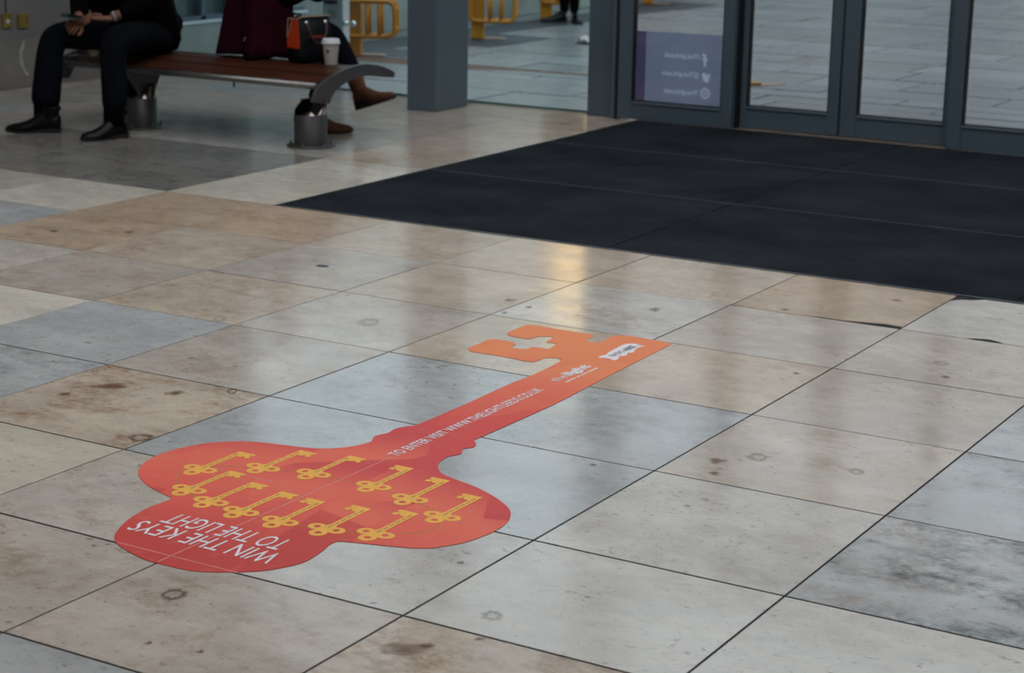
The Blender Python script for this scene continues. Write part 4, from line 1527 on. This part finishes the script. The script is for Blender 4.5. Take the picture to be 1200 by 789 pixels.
# ---- coffee cup, wrapper, scrap
cup = thing('coffee_cup', 'white paper takeaway coffee cup with lid on the bench', 'cup', (-5.930, 8.105, .3945))
cc = (-5.930, 8.105, .3945)
bm = bmesh.new()
lathe(bm, [(.031, 0), (.032, .002), (.0425, .108), (.0435, .110)], cc, 28)
obj('body', bm, 'cup', cup, True)
bm = bmesh.new()
lathe(bm, [(.0395, .086), (.0418, .098), (.0400, .098)], cc, 28, cap=False)
cb = obj('printed_band', bm, 'cupdecor', cup, True)
bm = bmesh.new()
lathe(bm, [(.047, .106), (.0485, .110), (.0485, .117), (.046, .119), (.0445, .130), (.042, .134), (.036, .134), (.034, .131)], cc, 28)
obj('lid', bm, 'lid', cup, True)
bm = bmesh.new()
ca = radians(-78)
for s in (0, 1):
    prism(bm, [(.010 * cos(t * pi / 6) * (1 - .3 * s), .072 + .009 * sin(t * pi / 6) * (1 - .3 * s)) for t in range(12)],
          lambda a, b, dd: (cc[0] + (.0395 + dd) * cos(ca + a / .04), cc[1] + (.0395 + dd) * sin(ca + a / .04), cc[2] + b), 0, .0008 + .0003 * s)
obj('logo_mark', bm, 'dprint', cup)
bm = bmesh.new()
bmesh.ops.create_icosphere(bm, subdivisions=2, radius=.030)
for v in bm.verts:
    k = 1 + .45 * noise.noise(v.co * 45)
    v.co = Vector((v.co.x * k, v.co.y * k * .8, max(v.co.z, -.018) * k * 1.1))
xform(bm, Matrix.Translation((-7.290, 7.795, .394)))
wr = obj('crumpled_wrapper', bm, 'wrap')
tag(wr, 'small crumpled pale green wrapper on the bench edge', 'wrapper')
bm = boxbm(-.026, .026, -.012, .012, -.004, .006, bevel=.003)
xform(bm, Matrix.Translation((-7.44, 7.80, .366)) @ Matrix.Rotation(.5, 4, 'Z') @ Matrix.Rotation(-.25, 4, 'Y'))
pp = obj('paper_scrap', bm, 'paper')
tag(pp, 'small white scrap of paper on the bench', 'paper')

# ================================================================== outside things
GRP = 'yellow tubular stands outside'


def yellow_stand(x, y, label, plate=True):
    t = thing('yellow_stand', label, 'stand', (x, y, 0), GRP)
    e = Vector((.90, .43, 0)).normalized()
    nn = Vector((-e.y, e.x, 0))
    O_ = Vector((x, y, 0))
    mp_ = Matrix(((e.x, nn.x, 0, x), (e.y, nn.y, 0, y), (0, 0, 1, 0), (0, 0, 0, 1)))
    obj('post', xform(boxbm(-.052, .052, -.052, .052, 0.004, .44, bevel=.010), mp_), 'yellow', t)
    if plate:
        obj('base_plate', xform(boxbm(-.06, .22, -.02, .10, 0.003, .010), mp_), 'pinkplate', t)
    for q in (-.075, .075):
        bm = bmesh.new()
        lp = []
        a, b, z0, z1, r = -.055, .305, .150, .405, .055
        for cx, cz, st_ in ((b - r, z0 + r, -90), (b - r, z1 - r, 0), (a + r, z1 - r, 90), (a + r, z0 + r, 180)):
            for k in range(6):
                an = radians(st_ + 18 * k)
                lp.append(O_ + e * (cx + r * cos(an)) + nn * q + Vector((0, 0, cz + r * sin(an))))
        tube(bm, lp, .0165, 10, closed=True)
        f = obj('loop_rail', bm, 'yellow', t, True)
        for s in (.10, .19):
            bm = bmesh.new()
            tube(bm, [O_ + e * s + nn * q + Vector((0, 0, z)) for z in (z0, z1)], .0135, 10)
            obj('upright', bm, 'yellow', f, True)
    for s, z in ((.30, .21), (.30, .35), (-.05, .21), (.16, .150)):
        bm = bmesh.new()
        tube(bm, [O_ + e * s + nn * -.075 + Vector((0, 0, z)), O_ + e * s + nn * .075 + Vector((0, 0, z))], .0150, 10)
        obj('cross_bar', bm, 'yellow', t, True)
    return t


yellow_stand(-8.31, 11.66, 'yellow tubular steel stand beside the pale notice post')
yellow_stand(-8.30, 13.36, 'yellow tubular steel stand on the dark asphalt patch behind the grey column')
yellow_stand(-8.86, 15.45, 'yellow tubular steel stand next to the standing person outside')
yellow_stand(-8.97, 17.72, 'yellow tubular steel stand seen through the door above the lilac film')

np_ = thing('notice_post', 'pale grey post with a printed notice behind the handbag', 'post', (-8.07, 11.10, 0))
bm = boxbm(-8.165, -7.985, 11.06, 11.14, 0, 1.25, bevel=.006)
obj('post_body', bm, 'post', np_)
bm = bmesh.new()
for k, (w, z) in enumerate(((.075, .375), (.085, .360), (.060, .345), (.070, .330))):
    box(bm, -8.075 - w / 2, -8.075 + w / 2, 11.0585, 11.06, z, z + .006)
obj('notice_lines', bm, 'notice', np_)
bm = bmesh.new()
tube(bm, [(-8.13, 11.045, .44), (-8.03, 11.045, .44)], .016, 10)
obj('bracket', bm, 'framed', np_)
for x in (-7.962, -7.895):
    bm = bmesh.new()
    bmesh.ops.create_uvsphere(bm, u_segments=16, v_segments=10, radius=.021)
    xform(bm, Matrix.Translation((x, 11.055, .297)))
    obj('knob', bm, 'chrome', np_, True)
bm = bmesh.new()
tube(bm, [(-7.985, 11.06, .297), (-7.895, 11.055, .297)], .008, 8)
obj('spindle', bm, 'chrome', np_, True)

dome = thing('steel_dome', 'small shiny steel dome on the paving outside', 'dome', (-7.43, 13.58, 0))
bm = bmesh.new()
lathe(bm, [(.075, 0), (.075, .006), (.058, .010)], (-7.43, 13.58, 0), 24)
obj('base_ring', bm, 'framed', dome, True)
bm = bmesh.new()
lathe(bm, [(.052 * cos(t * pi / 14), .008 + .060 * sin(t * pi / 14)) for t in range(7)] + [(.004, .068)], (-7.43, 13.58, 0), 24)
obj('cap', bm, 'steelpol', dome, True)

wd = thing('plastic_wedge', 'small flat amber and brown wedge on the paving outside the doors', 'wedge', (-5.10, 11.90, 0))
e = Vector((.90, .43, 0)).normalized()
WM = Matrix(((e.x, -e.y, 0, -5.225), (e.y, e.x, 0, 11.80), (0, 0, 1, 0), (0, 0, 0, 1)))
bm = bmesh.new()
prism(bm, [(0, -.07), (.10, -.06), (.10, .06), (0, .07)], lambda a, b, d: (a, b, d), 0, .022)
obj('amber_end', xform(bm, WM), 'orange_w', wd)
bm = bmesh.new()
prism(bm, [(.10, -.065), (.26, .03), (.26, .05), (.10, .07)], lambda a, b, d: (a, b, d), 0, .008)
obj('brown_tail', xform(bm, WM), 'pinkplate', wd)

# ---- person standing outside
so_ = thing('person', 'person in black standing outside by the yellow stands', 'person', (-8.50, 15.22, 0))
b0 = Vector((-8.50, 15.22, 0))
V3 = lambda x, y, z: b0 + Vector((x, y, z))
body = skin_mesh([([V3(0, 0, .90), V3(0, 0, 1.1), V3(0, 0, 1.35), V3(0, 0, 1.47), V3(0, -.01, 1.52), V3(0, -.01, 1.60)], [.12, .11, (.13, .09), .05, .05, .065]),
                  ([V3(0, 0, 1.35), V3(-.17, 0, 1.38), V3(-.21, .02, 1.12), V3(-.20, -.04, .88), V3(-.20, -.06, .80)], [.1, .05, .04, .028, .028]),
                  ([V3(0, 0, 1.35), V3(.17, 0, 1.38), V3(.21, .02, 1.12), V3(.20, -.04, .88), V3(.20, -.06, .80)], [.1, .05, .04, .028, .028]),
                  ([V3(0, 0, .90), V3(-.08, 0, .85), V3(-.055, -.01, .48), V3(-.045, .01, .06)], [.12, .085, .055, .035]),
                  ([V3(0, 0, .90), V3(.08, 0, .85), V3(.065, -.01, .48), V3(.055, .01, .06)], [.12, .085, .055, .035])])
hd, _, _ = head_mesh(V3(0, -.01, 1.63), (.3, -.95, 0))
obj('body', join_meshes([body, hd]), 'skin', so_, True)
face_and_hair(so_, V3(0, -.01, 1.63), (.3, -.95, 0), 'hair')
tr = skin_mesh([([V3(0, 0, .95), V3(-.08, 0, .86), V3(-.055, -.01, .48), V3(-.045, .01, .07)], [.14, .10, .068, .042]),
                ([V3(0, 0, .95), V3(.08, 0, .86), V3(.065, -.01, .48), V3(.055, .01, .07)], [.14, .10, .068, .042])])
obj('trousers', tr, 'jacket', so_, True)
jk = skin_mesh([([V3(0, 0, .88), V3(0, 0, 1.1), V3(0, 0, 1.36), V3(0, 0, 1.46)], [.16, .15, (.17, .12), .065]),
                ([V3(0, 0, 1.36), V3(-.17, 0, 1.38), V3(-.21, .02, 1.12), V3(-.20, -.04, .88)], [.12, .07, .06, .045]),
                ([V3(0, 0, 1.36), V3(.17, 0, 1.38), V3(.21, .02, 1.12), V3(.20, -.04, .88)], [.12, .07, .06, .045])])
obj('coat', jk, 'jacket', so_, True)
shoe(so_, V3(-.035, .03, 0), V3(-.17, -.19, 0))
shoe(so_, V3(.05, .03, 0), V3(.19, -.14, 0))
